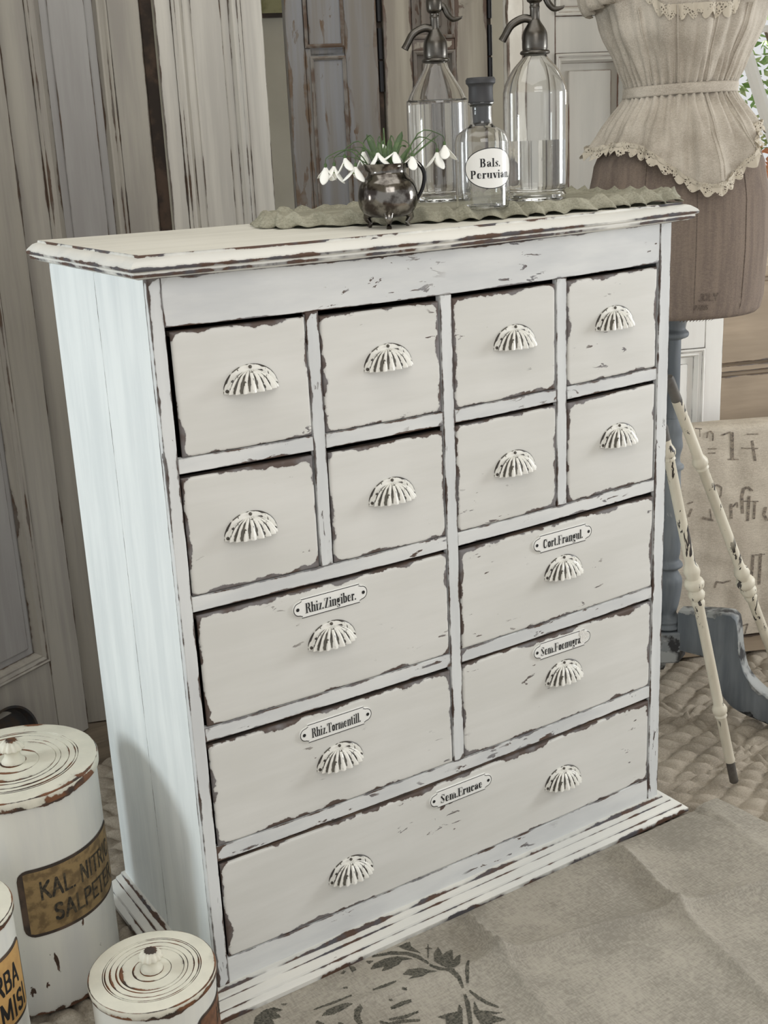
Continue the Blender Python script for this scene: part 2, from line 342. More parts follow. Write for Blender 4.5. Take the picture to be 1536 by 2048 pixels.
# ------------------------------------------------------------------ lettering (broad nib strokes)
def arc(cx, cy, rx, ry, a0, a1, n=12): return [(cx + rx * cos(radians(a0 + (a1 - a0) * i / n)), cy + ry * sin(radians(a0 + (a1 - a0) * i / n))) for i in range(n + 1)]
NB = {'S': (.120, .026), 'H': (.032, .026), 'M': (.07, .03), 'D': (.10, .10), 'B': (.10, .095)}
def ser(x, y, w=.12): return ('H', [(x - w, y), (x + w, y)])
GL = {
 'R': (.50, [('S', [(.11, .02), (.11, .68)]), ser(.11, .015), ('H', [(.0, .685), (.26, .685)]), ('S', [(.24, .685)] + arc(.24, .525, .11, .16, 90, -90)), ('H', [(.15, .365), (.26, .365)]), ('S', [(.30, .34), (.36, .20), (.40, .05)]), ('H', [(.40, .02), (.49, .03)])]),
 'h': (.43, [('S', [(.10, .02), (.10, .70)]), ser(.10, .015, .1), ('H', [(.02, .69), (.10, .69)]), ('H', [(.15, .40)] + arc(.23, .36, .08, .11, 140, 60)), ('S', arc(.30, .33, .02, .13, 90, 0) + [(.32, .02)]), ser(.32, .015, .09)]),
 'i': (.23, [('S', [(.11, .02), (.11, .46)]), ser(.11, .015, .1), ('H', [(.02, .45), (.11, .45)]), ('D', [(.11, .62), (.11, .64)])]),
 'z': (.36, [('H', [(.04, .45), (.32, .45)]), ('H', [(.04, .45), (.04, .36)]), ('S', [(.25, .44), (.11, .03)]), ('H', [(.04, .02), (.32, .02)]), ('H', [(.32, .02), (.32, .11)])]),
 'Z': (.48, [('H', [(.05, .68), (.42, .68)]), ('H', [(.05, .68), (.05, .54)]), ('S', [(.34, .67), (.13, .04)]), ('H', [(.04, .02), (.44, .02)]), ('H', [(.44, .02), (.44, .17)])]),
 '.': (.16, [('D', [(.06, .05), (.06, .06)])]),
 'n': (.43, [('S', [(.10, .02), (.10, .46)]), ser(.10, .015, .1), ('H', [(.02, .45), (.10, .45)]), ('H', [(.15, .40)] + arc(.23, .36, .08, .11, 140, 60)), ('S', arc(.30, .33, .02, .13, 90, 0) + [(.32, .02)]), ser(.32, .015, .09)]),
 'g': (.38, [('S', arc(.17, .31, .075, .14, 0, 360, 20)), ('H', [(.24, .44), (.36, .50)]), ('H', [(.10, .17), (.07, .08), (.14, .04)]), ('S', [(.14, .04), (.24, .0), (.26, -.08)]), ('H', arc(.17, -.08, .12, .09, 0, -200))]),
 'b': (.40, [('S', [(.09, .02), (.09, .70)]), ('H', [(.01, .69), (.09, .69)]), ('S', arc(.22, .24, .085, .21, 110, -110)), ('H', [(.12, .44), (.2, .455)]), ('H', [(.12, .03), (.2, .02)])]),
 'e': (.38, [('S', arc(.17, .24, .09, .215, 75, 300)), ('H', arc(.17, .24, .13, .215, 75, -5)), ('H', [(.08, .25), (.30, .25)]), ('H', arc(.18, .20, .13, .18, -85, -30))]),
 'r': (.32, [('S', [(.10, .02), (.10, .46)]), ser(.10, .015, .1), ('H', [(.02, .45), (.10, .45)]), ('H', [(.15, .38), (.20, .44)]), ('D', [(.235, .40), (.24, .41)])]),
 'T': (.50, [('S', [(.24, .02), (.24, .68)]), ser(.24, .015), ('H', [(.02, .68), (.46, .68)]), ('M', [(.04, .66), (.04, .54)]), ('M', [(.44, .66), (.44, .54)])]),
 'o': (.38, [('S', arc(.18, .24, .10, .215, 0, 360, 22))]),
 'm': (.63, [('S', [(.10, .02), (.10, .46)]), ser(.10, .015, .1), ('H', [(.02, .45), (.10, .45)]), ('H', [(.15, .40)] + arc(.22, .36, .07, .11, 140, 60)), ('S', [(.31, .38), (.31, .02)]), ser(.31, .015, .08), ('H', [(.36, .40)] + arc(.43, .36, .07, .11, 140, 60)), ('S', [(.52, .38), (.52, .02)]), ser(.52, .015, .08)]),
 't': (.28, [('S', [(.11, .06), (.11, .60)]), ('H', [(.01, .45), (.22, .45)]), ('H', arc(.18, .07, .06, .06, 200, 330))]),
 'l': (.23, [('S', [(.11, .02), (.11, .70)]), ser(.11, .015, .1), ('H', [(.02, .69), (.11, .69)])]),
 'C': (.48, [('S', arc(.22, .35, .13, .33, 60, 300, 18)), ('H', arc(.22, .35, .17, .33, 80, 25)), ('H', arc(.22, .35, .17, .33, -80, -25)), ('H', [(.40, .68), (.40, .48)])]),
 'a': (.40, [('S', [(.27, .06), (.27, .36)]), ('H', arc(.18, .36, .09, .095, 0, 170)), ('D', [(.09, .36), (.09, .37)]), ('S', arc(.16, .14, .06, .11, 90, 270)), ('H', [(.16, .25), (.25, .28)]), ('H', [(.16, .025), (.25, .07)]), ('H', [(.30, .03), (.37, .04)])]),
 'F': (.46, [('S', [(.12, .02), (.12, .68)]), ser(.12, .015), ('H', [(.0, .68), (.40, .68)]), ('H', [(.40, .68), (.40, .54)]), ('H', [(.16, .36), (.30, .36)]), ('H', [(.30, .44), (.30, .28)])]),
 'u': (.43, [('S', [(.10, .46), (.10, .12)]), ('H', arc(.18, .12, .10, .10, 190, 330)), ('S', [(.31, .02), (.31, .46)]), ('H', [(.01, .45), (.10, .45)]), ('H', [(.23, .45), (.31, .45)]), ('H', [(.31, .02), (.40, .02)])]),
 'S': (.44, [('H', arc(.20, .52, .14, .165, 20, 120)), ('S', [(.11, .58), (.13, .46), (.27, .30), (.30, .16)]), ('H', arc(.20, .18, .14, .165, -160, -40)), ('H', [(.35, .68), (.35, .52)]), ('H', [(.05, .02), (.05, .18)])]),
 'c': (.35, [('S', arc(.17, .24, .09, .215, 60, 300)), ('D', [(.27, .36), (.27, .37)]), ('H', arc(.18, .20, .13, .18, -85, -30))]),
 's': (.33, [('H', arc(.15, .34, .10, .11, 20, 120)), ('S', [(.10, .37), (.13, .28), (.20, .20), (.21, .11)]), ('H', arc(.15, .12, .10, .10, -160, -40)), ('H', [(.26, .45), (.26, .35)]), ('H', [(.04, .02), (.04, .12)])]),
 'E': (.46, [('S', [(.12, .02), (.12, .68)]), ser(.12, .015), ('H', [(.0, .68), (.40, .68)]), ('H', [(.40, .68), (.40, .54)]), ('H', [(.16, .36), (.30, .36)]), ('H', [(.30, .44), (.30, .28)]), ('H', [(.02, .02), (.42, .02)]), ('H', [(.42, .02), (.42, .17)])]),
 'B': (.48, [('S', [(.11, .02), (.11, .68)]), ('H', [(.0, .685), (.24, .685)]), ('H', [(.0, .015), (.24, .015)]), ('S', [(.22, .685)] + arc(.22, .53, .11, .155, 90, -90)), ('S', [(.22, .36)] + arc(.23, .19, .13, .17, 90, -90)), ('H', [(.12, .37), (.24, .37)])]),
 'v': (.38, [('S', [(.09, .45), (.20, .03)]), ('H', [(.22, .03), (.32, .45)]), ser(.09, .455, .09), ser(.32, .455, .06)]),
 'P': (.46, [('S', [(.11, .02), (.11, .68)]), ser(.11, .015), ('H', [(.0, .685), (.24, .685)]), ('S', [(.22, .685)] + arc(.22, .51, .12, .175, 90, -90)), ('H', [(.12, .335), (.24, .335)])]),
}
BL = {'K': (.52, [[(.08, 0), (.08, .7)], [(.42, .7), (.1, .32)], [(.18, .40), (.44, 0)]]), 'A': (.54, [[(.04, 0), (.25, .7), (.46, 0)], [(.12, .24), (.38, .24)]]),
 'L': (.42, [[(.08, .7), (.08, .02), (.36, .02)]]), '.': (.22, [[(.08, .02), (.09, .02)]]), ' ': (.22, []), 'N': (.54, [[(.08, 0), (.08, .7), (.42, 0), (.42, .7)]]),
 'I': (.22, [[(.09, 0), (.09, .7)]]), 'T': (.44, [[(.0, .68), (.40, .68)], [(.2, 0), (.2, .68)]]), 'R': (.50, [[(.08, 0), (.08, .68), (.26, .68)] + arc(.26, .52, .14, .16, 90, -90, 8) + [(.08, .36)], [(.24, .36), (.42, 0)]]),
 'C': (.50, [arc(.26, .35, .19, .33, 45, 315, 14)]), 'S': (.46, [arc(.21, .52, .15, .16, 20, 230, 9) + arc(.21, .18, .15, .16, 60, -160, 9)]), 'P': (.46, [[(.08, 0), (.08, .68), (.24, .68)] + arc(.24, .51, .14, .17, 90, -90, 8) + [(.08, .34)]]),
 'E': (.44, [[(.38, .68), (.08, .68), (.08, .02), (.38, .02)], [(.08, .36), (.32, .36)]]), 'H': (.54, [[(.08, 0), (.08, .7)], [(.44, 0), (.44, .7)], [(.08, .36), (.44, .36)]]),
 'B': (.48, [[(.08, .36), (.08, .68), (.24, .68)] + arc(.24, .52, .12, .16, 90, -90, 8) + [(.08, .36), (.08, .02), (.25, .02)] + arc(.25, .19, .14, .17, -90, 90, 8)]), 'M': (.62, [[(.08, 0), (.08, .7), (.29, .15), (.50, .7), (.50, 0)]]),
 'Y': (.46, [[(.02, .7), (.22, .35), (.42, .7)], [(.22, .35), (.22, 0)]]), 'O': (.52, [arc(.25, .35, .19, .33, 0, 360, 16)]), 'J': (.36, [[(.28, .7), (.28, .15)] + arc(.17, .14, .11, .13, 0, -150, 6)])}
def hull(P):
    P = sorted(set(P))
    def half(Q):
        h = []
        for p in Q:
            while len(h) > 1 and (h[-1][0] - h[-2][0]) * (p[1] - h[-2][1]) - (h[-1][1] - h[-2][1]) * (p[0] - h[-2][0]) <= 1e-12: h.pop()
            h.append(p)
        return h[:-1]
    return half(P) + half(P[::-1])
def stroke_polys(pts, w, h):
    out = []
    for a, b in zip(pts, pts[1:]):
        out.append(hull([(p[0] + sx * w / 2, p[1] + sy * h / 2) for p in (a, b) for sx in (-1, 1) for sy in (-1, 1)]))
    return out
def text_polys(s, sans=False, thick=1, track=0):
    x = 0; out = []
    for ch in s:
        if sans:
            adv, st = BL[ch]
            for p in st: out += [[(q[0] + x, q[1]) for q in poly] for poly in stroke_polys(p, .10 * thick, .095 * thick)]
        else:
            adv, st = GL[ch]
            for k, p in st: out += [[(q[0] + x, q[1]) for q in poly] for poly in stroke_polys(p, *NB[k])]
        x += adv + track
    return out, x
def put_text(mb, s, fmap, width=None, height=None, center=True, mat=1, sans=False, thick=1, off=.0003, track=0):
    "fmap(x,y,lift)->3D ; text scaled to width x height(cap)"
    P, adv = text_polys(s, sans, thick, track); sy = height / .7; sx = (width / adv) if width else sy; x0 = -adv / 2 if center else 0
    for i, poly in enumerate(P):
        ids = [mb.vert(fmap((x + x0) * sx, (y - .35) * sy, off + (i % 7) * 3e-6)) for x, y in poly]
        mb.face(ids, mat)

# ------------------------------------------------------------------ setting
st = lambda o: tag(o, kind='structure')
def floor_mat():
    m, nt, B = newmat('old_floor_boards'); co = N(nt, 'ShaderNodeTexCoord').outputs['Object']
    n = noise_(nt, co, 14, 5, .6, (.12, 1, 1)); lk(nt, mixc(nt, ramp(nt, n, .35, .65), C8(92, 82, 70), C8(128, 116, 100)), B.inputs['Base Color'])
    B.inputs['Roughness'].default_value = .7; return m
mb = MB()
for k in range(26):
    y = -3.2 + k * .17; mb.box(-3, 3.0, y, y + .166, -.05, -.02, bev=.002)
st(mb.build('floor', floor_mat()))
mb = MB(); mb.box(-3.2, 4.6, -3.6, 1.9, 2.62, 2.70); st(mb.build('ceiling', M_wall))
W0 = Vector((.22, 1.15, 0)); AW = radians(-20)
w_ = Vector((cos(AW), sin(AW), 0)); wn = Vector((-w_.y, w_.x, 0))        # along the wall, and away from the room
mb = MB()     # back wall with the window opening on its right
yb = .62
WX0, WX1, WZ0, WZ1 = 1.42, 3.1, .98, 2.3
WXL = 1.80
for (a, b, c, d) in ((-1.2, WXL, -.05, 2.6), (WX1, 3.6, -.05, 2.6), (WXL, WX1, -.05, WZ0), (WXL, WX1, WZ1, 2.6)):
    mb.box(a, b, yb, yb + .12, c, d, bev=.001)
st(mb.build('wall_back', M_wall, loc=W0, rotz=AW))
mb = MB()
for (a, b, c, d) in ((WXL, WXL + .045, WZ0, WZ1), (WX1 - .045, WX1, WZ0, WZ1), (WXL, WX1, WZ1 - .05, WZ1), (WXL - .02, WX1 + .02, WZ0 - .03, WZ0 + .03)):
    mb.box(a, b, yb - .03, yb + .06, c, d, bev=.003)
wf = st(mb.build('window_1', M_enamel, loc=W0, rotz=AW))
mb = MB(); mb.box(WXL + .045, WX1 - .045, yb + .02, yb + .024, WZ0 + .03, WZ1 - .05, bev=.0005)
wg = mb.build('window_pane', glassm('window_glass', (1, 1, 1), 1.1), wf)

# ------------------------------------------------------------------ doors and shutters leaning along the wall
def leaf(name, label, cat, x0, x1, z1, panels, mats, y=0., t=.035, base=W0, ang=AW, mould=.018, raised=True, z0=-.018, extra=None):
    """panelled leaf; panels = list of (xa,xb,za,zb)"""
    root = thing(name, label, cat, base, ang)
    mb = MB(); xs = sorted({x0, x1} | {p[0] for p in panels} | {p[1] for p in panels})
    cols = {}
    for p in panels: cols.setdefault((p[0], p[1]), []).append(p)
    edges = sorted(cols)
    cur = x0
    for (a, b) in edges:
        if a - cur > .001: mb.box(cur, a, y, y + t, z0, z1, bev=.002)
        zc = z0
        for p in sorted(cols[(a, b)], key=lambda q: q[2]):
            if p[2] - zc > .001: mb.box(a + .0005, b - .0005, y + .0006, y + t, zc, p[2], bev=.002)
            zc = p[3]
        if z1 - zc > .001: mb.box(a + .0005, b - .0005, y + .0006, y + t, zc, z1, bev=.002)
        cur = b
    if x1 - cur > .001: mb.box(cur, x1, y, y + t, z0, z1, bev=.002)
    mb.build('frame', mats[0], root)
    for p in panels:
        a, b, c, d = p[:4]; mp = MB(); mp.box(a - .004, b + .004, y + t * .55, y + t * .85, c - .004, d + .004, bev=.001)
        if raised:
            i = mould + .016; mp.box(a + i, b - i, y + t * .38, y + t * .56, c + i, d - i, bev=.004)
        mp.build('panel', mats[1], root)
        if mould:
            mm = MB(); M = mould
            # profile runs from frame face down to the panel; swept round the opening (local x,z -> swept in xy then turned)
            prof = [(0, -.004), (.004, -.006), (.008, -.003), (M * .55, .001), (M * .7, .000), (M, t * .5)]
            e = [.0, .006, .0, .007, .006, .0]
            i0 = len(mm.v)
            mm.sweep([(-o, z) for o, z in prof], [(a, c), (b, c), (b, d), (a, d)], close=True, eds=e)
            # turn: swept (x, y=z_local, z=depth)
            mm.v = [(v[0], y + v[2], v[1]) for v in mm.v]
            mm.f = [f[::-1] for f in mm.f]
            mm.build('panel_moulding', mats[2] if len(mats) > 2 else mats[0], root)
    return root
AA = radians(27)
leaf('panelled_door', 'dark greige panelled door leaf turned inwards at the far left behind the big canister', 'door', -.62, -.040, 2.15, [(-.50, -.135, .205, 1.95)], [M_da, M_dap, M_da], ang=AA, mould=.03)
leaf('panelled_door', 'greige door leaf with tall narrow panel behind the left end of the white cabinet', 'door', -.030, .268, 2.2, [(.030, .200, .22, 2.0)], [M_da, M_dap, M_da], mould=.030, y=.0, raised=True)
r = thing('timber_post', 'dark weathered post in the gap between the greige and the pale door', 'post', W0, AW)
mb = MB(); mb.box(.2702, .2965, .025, .06, -.018, 2.2); mb.build('post', M_dark, r)
leaf('panelled_door', 'pale cream door leaf catching the light behind the cabinet top, left of the shutters', 'door', .300, .532, 2.2, [(.335, .485, .22, 2.0)], [M_db, M_db, M_db], mould=.026, y=-.01)
leaf('wooden_shutter', 'weathered blue-grey wooden shutter with flaking upper panel behind the snowdrops', 'shutter', .584, .790, 2.2, [(.634, .715, .25, 1.530), (.624, .715, 1.548, 2.1)], [M_dcb, M_dc, M_dc], mould=.010, y=.0, t=.04)
leaf('wooden_shutter', 'brownish cream wooden shutter behind the left siphon bottle', 'shutter', .806, 1.050, 2.2, [(.872, .972, .25, 1.535), (.872, .972, 1.56, 2.1)], [M_dd, M_dc, M_dc], mould=.010, y=.0, t=.04)
for nm, sx, lab in (('hinge', .798, 'dark iron hinge strip between the two weathered shutters'), ('hinge', 1.058, 'dark iron hinge strip right of the brownish cream shutter')):
    r = thing(nm, lab, 'hinge', W0, AW)
    mb = MB(); mb.box(sx - .006, sx + .005, .012, .03, -.018, 2.2, bev=.001); mb.build('back_strip', M_dark, r)
    mb = MB()
    for k, zz in enumerate((1.60, 1.52, 1.45)): mb.lathe([(.0055, zz), (.0055, zz + .066)], sx, .006, 12)
    mb.build('knuckle', M_darkm, r)
leaf('window_shutter', 'narrow bright peeling white shutter edge between the siphon bottles and cream door', 'shutter', 1.088, 1.128, 2.2, [], [M_white], y=-.03, t=.03)
leaf('panelled_door', 'cream two-column panelled door behind the dress form', 'door', 1.136, 1.655, 2.25, [(1.215, 1.40, .87, 1.518), (1.215, 1.40, .12, .80), (1.215, 1.40, 1.60, 2.1), (1.455, 1.615, .87, 1.518), (1.455, 1.615, .12, .80), (1.455, 1.615, 1.60, 2.1)], [M_de, M_de, M_de], mould=.022, y=.0)
leaf('sunlit_door_part', 'added white leaf for the sunlit lower part of the cream door behind the pedestal of the dress form', 'door', 1.425, 1.655, 1.00, [(1.475, 1.605, .10, .80)], [M_sunlit, M_sunlit, M_sunlit], mould=.024, y=-.034, t=.030)  # added leaf: sunlit lower part of the cream door, light put into its paint
# framed picture on the wall, seen in the gap over the pale door
r = thing('framed_picture', 'small dark-edged picture on the wall in the gap between pale door and shutter', 'picture', W0, AW)
mb = MB(); mb.box(.40, .80, yb - .03, yb - .004, 1.665, 2.08); mb.build('picture_frame', M_dark, r)
mb = MB(); mb.box(.415, .785, yb - .034, yb - .028, 1.675, 2.07); mb.build('canvas', plain('olive_canvas', C8(120, 116, 78), .8, var=C8(150, 146, 110), vs=18), r)

# ------------------------------------------------------------------ outside the window
r = thing('hedge', 'sunlit bush of green and russet leaves outside the window', 'hedge', W0 + w_ * 2.9 + wn * 2.6, AW)
def leaves(n, box, size, seed):
    mb = MB(); q = random.Random(seed)
    for i in range(n):
        p = Vector([q.uniform(a, b) for a, b in box]); a = q.uniform(0, 6.28); t = q.uniform(-1, 1)
        u = Vector((cos(a), sin(a), t)).normalized() * size * q.uniform(.6, 1.3); w = u.cross(Vector((q.random(), q.random(), q.random() + .1))).normalized() * size * .4
        ids = [mb.vert(p - u), mb.vert(p + w), mb.vert(p + u), mb.vert(p - w)]; mb.face(ids)
    return mb
leaves(5200, ((-1.4, 1.6), (-.2, .3), (.35, 1.20)), .034, 3).build('russet_leaves', plain('russet_leaf', C8(214, 150, 108), .7, var=C8(238, 200, 170), vs=9), r)
leaves(3800, ((-1.4, 1.6), (-.2, .4), (1.15, 2.2)), .034, 4).build('green_leaves', plain('bright_leaf', C8(120, 160, 84), .7, var=C8(190, 210, 160), vs=9), r)
mb = MB(); q = random.Random(5)
for i in range(26):
    x = q.uniform(-1.4, 1.6); mb.tube([(x, .1, .05), (x + q.uniform(-.2, .2), .1, .9), (x + q.uniform(-.5, .5), .1, 2.2)], [.018, .012, .004], 6, smooth=3)
mb.build('twig', plain('twig_brown', C8(120, 104, 92), .8), r)
mb = MB(); mb.box(-1.0, 6, 0, 6, -.12, -.05); st(mb.build('ground', plain('pale_paving', C8(220, 214, 204), .9, var=C8(200, 190, 176), vs=5), loc=W0 + wn * (yb + .15), rotz=AW))
r = thing('garden_ladder', 'white ladder leaning outside the window right of the dress form', 'ladder', W0 + w_ * 2.15 + wn * 1.35, AW)
for dx in (0, .34):
    mb = MB(); mb.tube([(dx + .038, 0, 2.2), (dx + .958, 0, -.04)], .024, 8, smooth=0); mb.build('rail', M_enamel, r)
for k in range(6):
    t = k / 6 + .08; mb = MB(); mb.tube([(.038 + .92 * t, 0, 2.2 - 2.24 * t), (.378 + .92 * t, 0, 2.2 - 2.24 * t)], .012, 8, smooth=0); mb.build('rung', M_enamel, r)

# ------------------------------------------------------------------ apothecary cabinet
X = dict(L0=0, L1=.0211, a=.2449, b=.2670, c=.4897, d=.5124, e=.7325, f=.7553, R1=.9727, R0=1.0)
Z = dict(t=1.190, z1=1.120, z2=.931, z3=.908, z4=.7175, z5=.6935, z6=.501, z7=.477, z8=.290, z9=.264, z10=.0807, z11=.030)
D = .41
def sagp(p):
    x, y, z = p; s = .0066 * 4 * x * (1 - x) if 0 < x < 1 else 0
    return (x, y, z - s * ss(.02, .10, z))
cab = thing('apothecary_cabinet', 'chippy white painted apothecary chest of thirteen drawers with shell pulls', 'cabinet')
mb = MB()
mb.box(0, .010, .012, .205, .03, Z['t'], div=.12, bev=.0008); mb.box(0, .010, .2052, D, .03, Z['t'], div=.12, bev=.0008); mb.build('side_panel', M_side, cab)
mb = MB(); mb.box(.99, 1, .012, D, .03, Z['t'], div=.12); mb.build('side_panel', M_side, cab)
for a, b in (('L0', 'L1'), ('R1', 'R0')):
    mb = MB(); mb.box(X[a], X[b], 0, .0125, .030, Z['t'], div=.08, bev=.002); mb.build('stile', M_stile, cab)
def board(name, x0, x1, z0, z1, y0=.0015, y1=.014, mat=M_rail, **k):
    mb = MB(); mb.box(x0, x1, y0, y1, z0, z1, div=.05, fn=sagp, **k); return mb.build(name, mat, cab)
board('frieze', X['L1'], X['R1'], Z['z1'], Z['t'])
board('plinth_rail', X['L1'], X['R1'], Z['z11'], Z['z10'])
ys = .0015
board('rail', X['L1'], X['a'], Z['z3'], Z['z2']); board('rail', X['b'], X['c'], Z['z3'], Z['z2'])
board('rail', X['d'], X['e'], Z['z3'], Z['z2']); board('rail', X['f'], X['R1'], Z['z3'], Z['z2'])
board('rail', X['L1'], X['c'], Z['z5'], Z['z4']); board('rail', X['d'], X['R1'], Z['z5'], Z['z4'])
board('rail', X['L1'], X['c'], Z['z7'], Z['z6']); board('rail', X['d'], X['R1'], Z['z7'], Z['z6'])
board('rail', X['L1'], X['R1'], Z['z9'], Z['z8'])
board('divider', X['a'], X['b'], Z['z4'], Z['z1'], mat=M_stile); board('divider', X['e'], X['f'], Z['z4'], Z['z1'], mat=M_stile)
board('divider', X['c'], X['d'], Z['z8'], Z['z1'], y0=.0008, mat=M_stile)
# runners, partitions and back inside the carcass
mb = MB(); mb.box(.010, .99, D - .012, D - .002, .03, Z['t'] - .004, bev=.001); mb.build('back_panel', M_dark, cab)
mb = MB()
for za, zb, xa, xb in ((Z['z3'], Z['z2'], .011, .989), (Z['z5'], Z['z4'], .011, .989), (Z['z7'], Z['z6'], .011, .989), (Z['z9'], Z['z8'], .011, .989), (.03, .074, .011, .989)):
    mb.box(xa, xb, .0145, D - .013, za + .001, zb - .004, div=.1, fn=sagp, bev=.001)
mb.build('dust_board', M_dark, cab)
# top slab with moulded edge
TZ = 1.222
mb = MB(); px0, px1, py0 = -.012, 1.012, -.012
rows = [[(px0 + (px1 - px0) * i / 20, py0 + (.415 - py0) * j / 8, TZ - .004 * 4 * (i / 20) * (1 - i / 20)) for i in range(21)] for j in range(9)]
E_ = [[min(.05, min(j, 8 if j else 0) * .05, i * .05, (20 - i) * .05) + .004 for i in range(21)] for j in range(9)]
mb.grid(rows, 0, eds=E_)
top = mb
prof = [(0, TZ), (.0012, TZ - .0035), (.005, TZ - .004), (.010, TZ - .0055), (.015, TZ - .009), (.0195, TZ - .0125), (.0215, TZ - .0165), (.0205, TZ - .0195), (.016, TZ - .0215), (.0165, TZ - .0245), (.015, TZ - .028), (.010, TZ - .0295), (.006, TZ - .0318), (-.012, TZ - .032)]
eds = [.0006, .0015, .0065, .0055, .006, .003, .0002, .0005, .0038, .0005, .0005, .004, .0, .004]
mb2 = MB()
path = [(px0, .415), (px0, py0)] + [(px0 + (px1 - px0) * k / 20, py0) for k in range(1, 20)] + [(px1, py0), (px1, .415)]
mb2.sweep([(o, z) for o, z in prof], path, eds=eds)
n_ = len(prof)
def sl(v):
    x = (v[0] - px0) / (px1 - px0); x = max(0, min(1, x)); return (v[0], v[1], v[2] - .004 * 4 * x * (1 - x) * (1 if v[1] < .1 or 0 < x < 1 else 1))
mb2.v = [sl(v) for v in mb2.v]; mb2.f = [f[::-1] for f in mb2.f]
mb2.face([i for i in range(n_)]); mb2.face([len(mb2.v) - n_ + i for i in range(n_)][::-1])
t0 = top.build('top_board', M_top, cab, smooth=40)
mb2.build('top_moulding', M_mould, cab, smooth=35)
mb = MB(); mb.box(0.001, .999, .006, .414, Z['t'] - .003, Z['t'] + .004, bev=.001); mb.build('underside_board', M_dark, cab)
# base moulding
mb = MB()
prof = [(-.004, .034), (.006, .0335), (.0075, .030), (.011, .0285), (.017, .0275), (.0185, .0235), (.023, .0225), (.033, .0185), (.0345, .0150), (.040, .0125), (.0445, .0085), (.0445, .001), (-.004, .001)]
eds = [.004, .001, .0, .004, .004, .0, .005, .006, .0, .004, .001, .0, .0]
path = [(0, D + .005), (0, 0)] + [(k / 12, 0) for k in range(1, 12)] + [(1, 0), (1, D + .005)]
mb.sweep(prof, path, eds=eds); mb.f = [f[::-1] for f in mb.f]; n_ = len(prof)
mb.face([i for i in range(n_)]); mb.face([len(mb.v) - n_ + i for i in range(n_)][::-1])
mb.build('base_moulding', M_mould, cab, smooth=35)

def make_pull():
    mb = MB(); rx, ry, rz = .0365, .021, .030
    rows = []; E = []; nT = 144; nP = 12
    for i in range(nP + 1):
        ph = pi / 2 * (i / nP); row = []; er = []
        for j in range(nT + 1):
            th = pi * j / nT; fl = cos(th * 18); k = 1 + .085 * fl * sin(ph) ** .7
            flare = 1 + .10 * ss(.75, 1, i / nP)
            row.append((rx * cos(th) * sin(ph) * k * flare, -.002 - ry * sin(th) * sin(ph) * k * flare, rz * cos(ph)))
            er.append(.006 * (.5 + .5 * fl) + .0008)
        rows.append(row); E.append(er)
    mb.grid(rows, 0, eds=E)
    rows2 = [[(p[0] * .93, -.0008 + (p[1]) * .90, p[2] * .93 + .0004) for p in r] for r in rows]
    mb.grid([r[::-1] for r in rows2], 0)
    # rim between outer and inner shell
    mb.grid([rows[-1][::-1], rows2[-1][::-1]], 0, eds=[[.0003] * (nT + 1)] * 2)
    # backplate: raised half-round flange
    fl = []; Ef = []
    for k, (s, y) in enumerate(((.86, -.0035), (1.0, -.0032), (1.10, -.0026), (1.19, -.0030), (1.235, -.0020), (1.24, 0))):
        fl.append([(rx * s * cos(pi * j / 40), y, rz * 1.03 * s * sin(pi * j / 40)) for j in range(41)]); Ef.append([(.001, .003, .006, .003, .0006, .0006)[k]] * 41)
    mb.grid([r[::-1] for r in fl], 0, eds=[e[::-1] for e in Ef])
    for (ax_, az) in ((-rx * 1.1, .004), (rx * 1.1, .004), (0, rz * 1.15)):
        i0 = len(mb.v); mb.lathe([(.0026, 0), (.0026, .0018), (.0014, .0026)], 0, 0, 10, eds=[.0002] * 3)
        mb.xform(Matrix.Translation((ax_, -.003, az)) @ Matrix.Rotation(pi / 2, 4, 'X'), i0)
    return mb
pull_mb = make_pull()

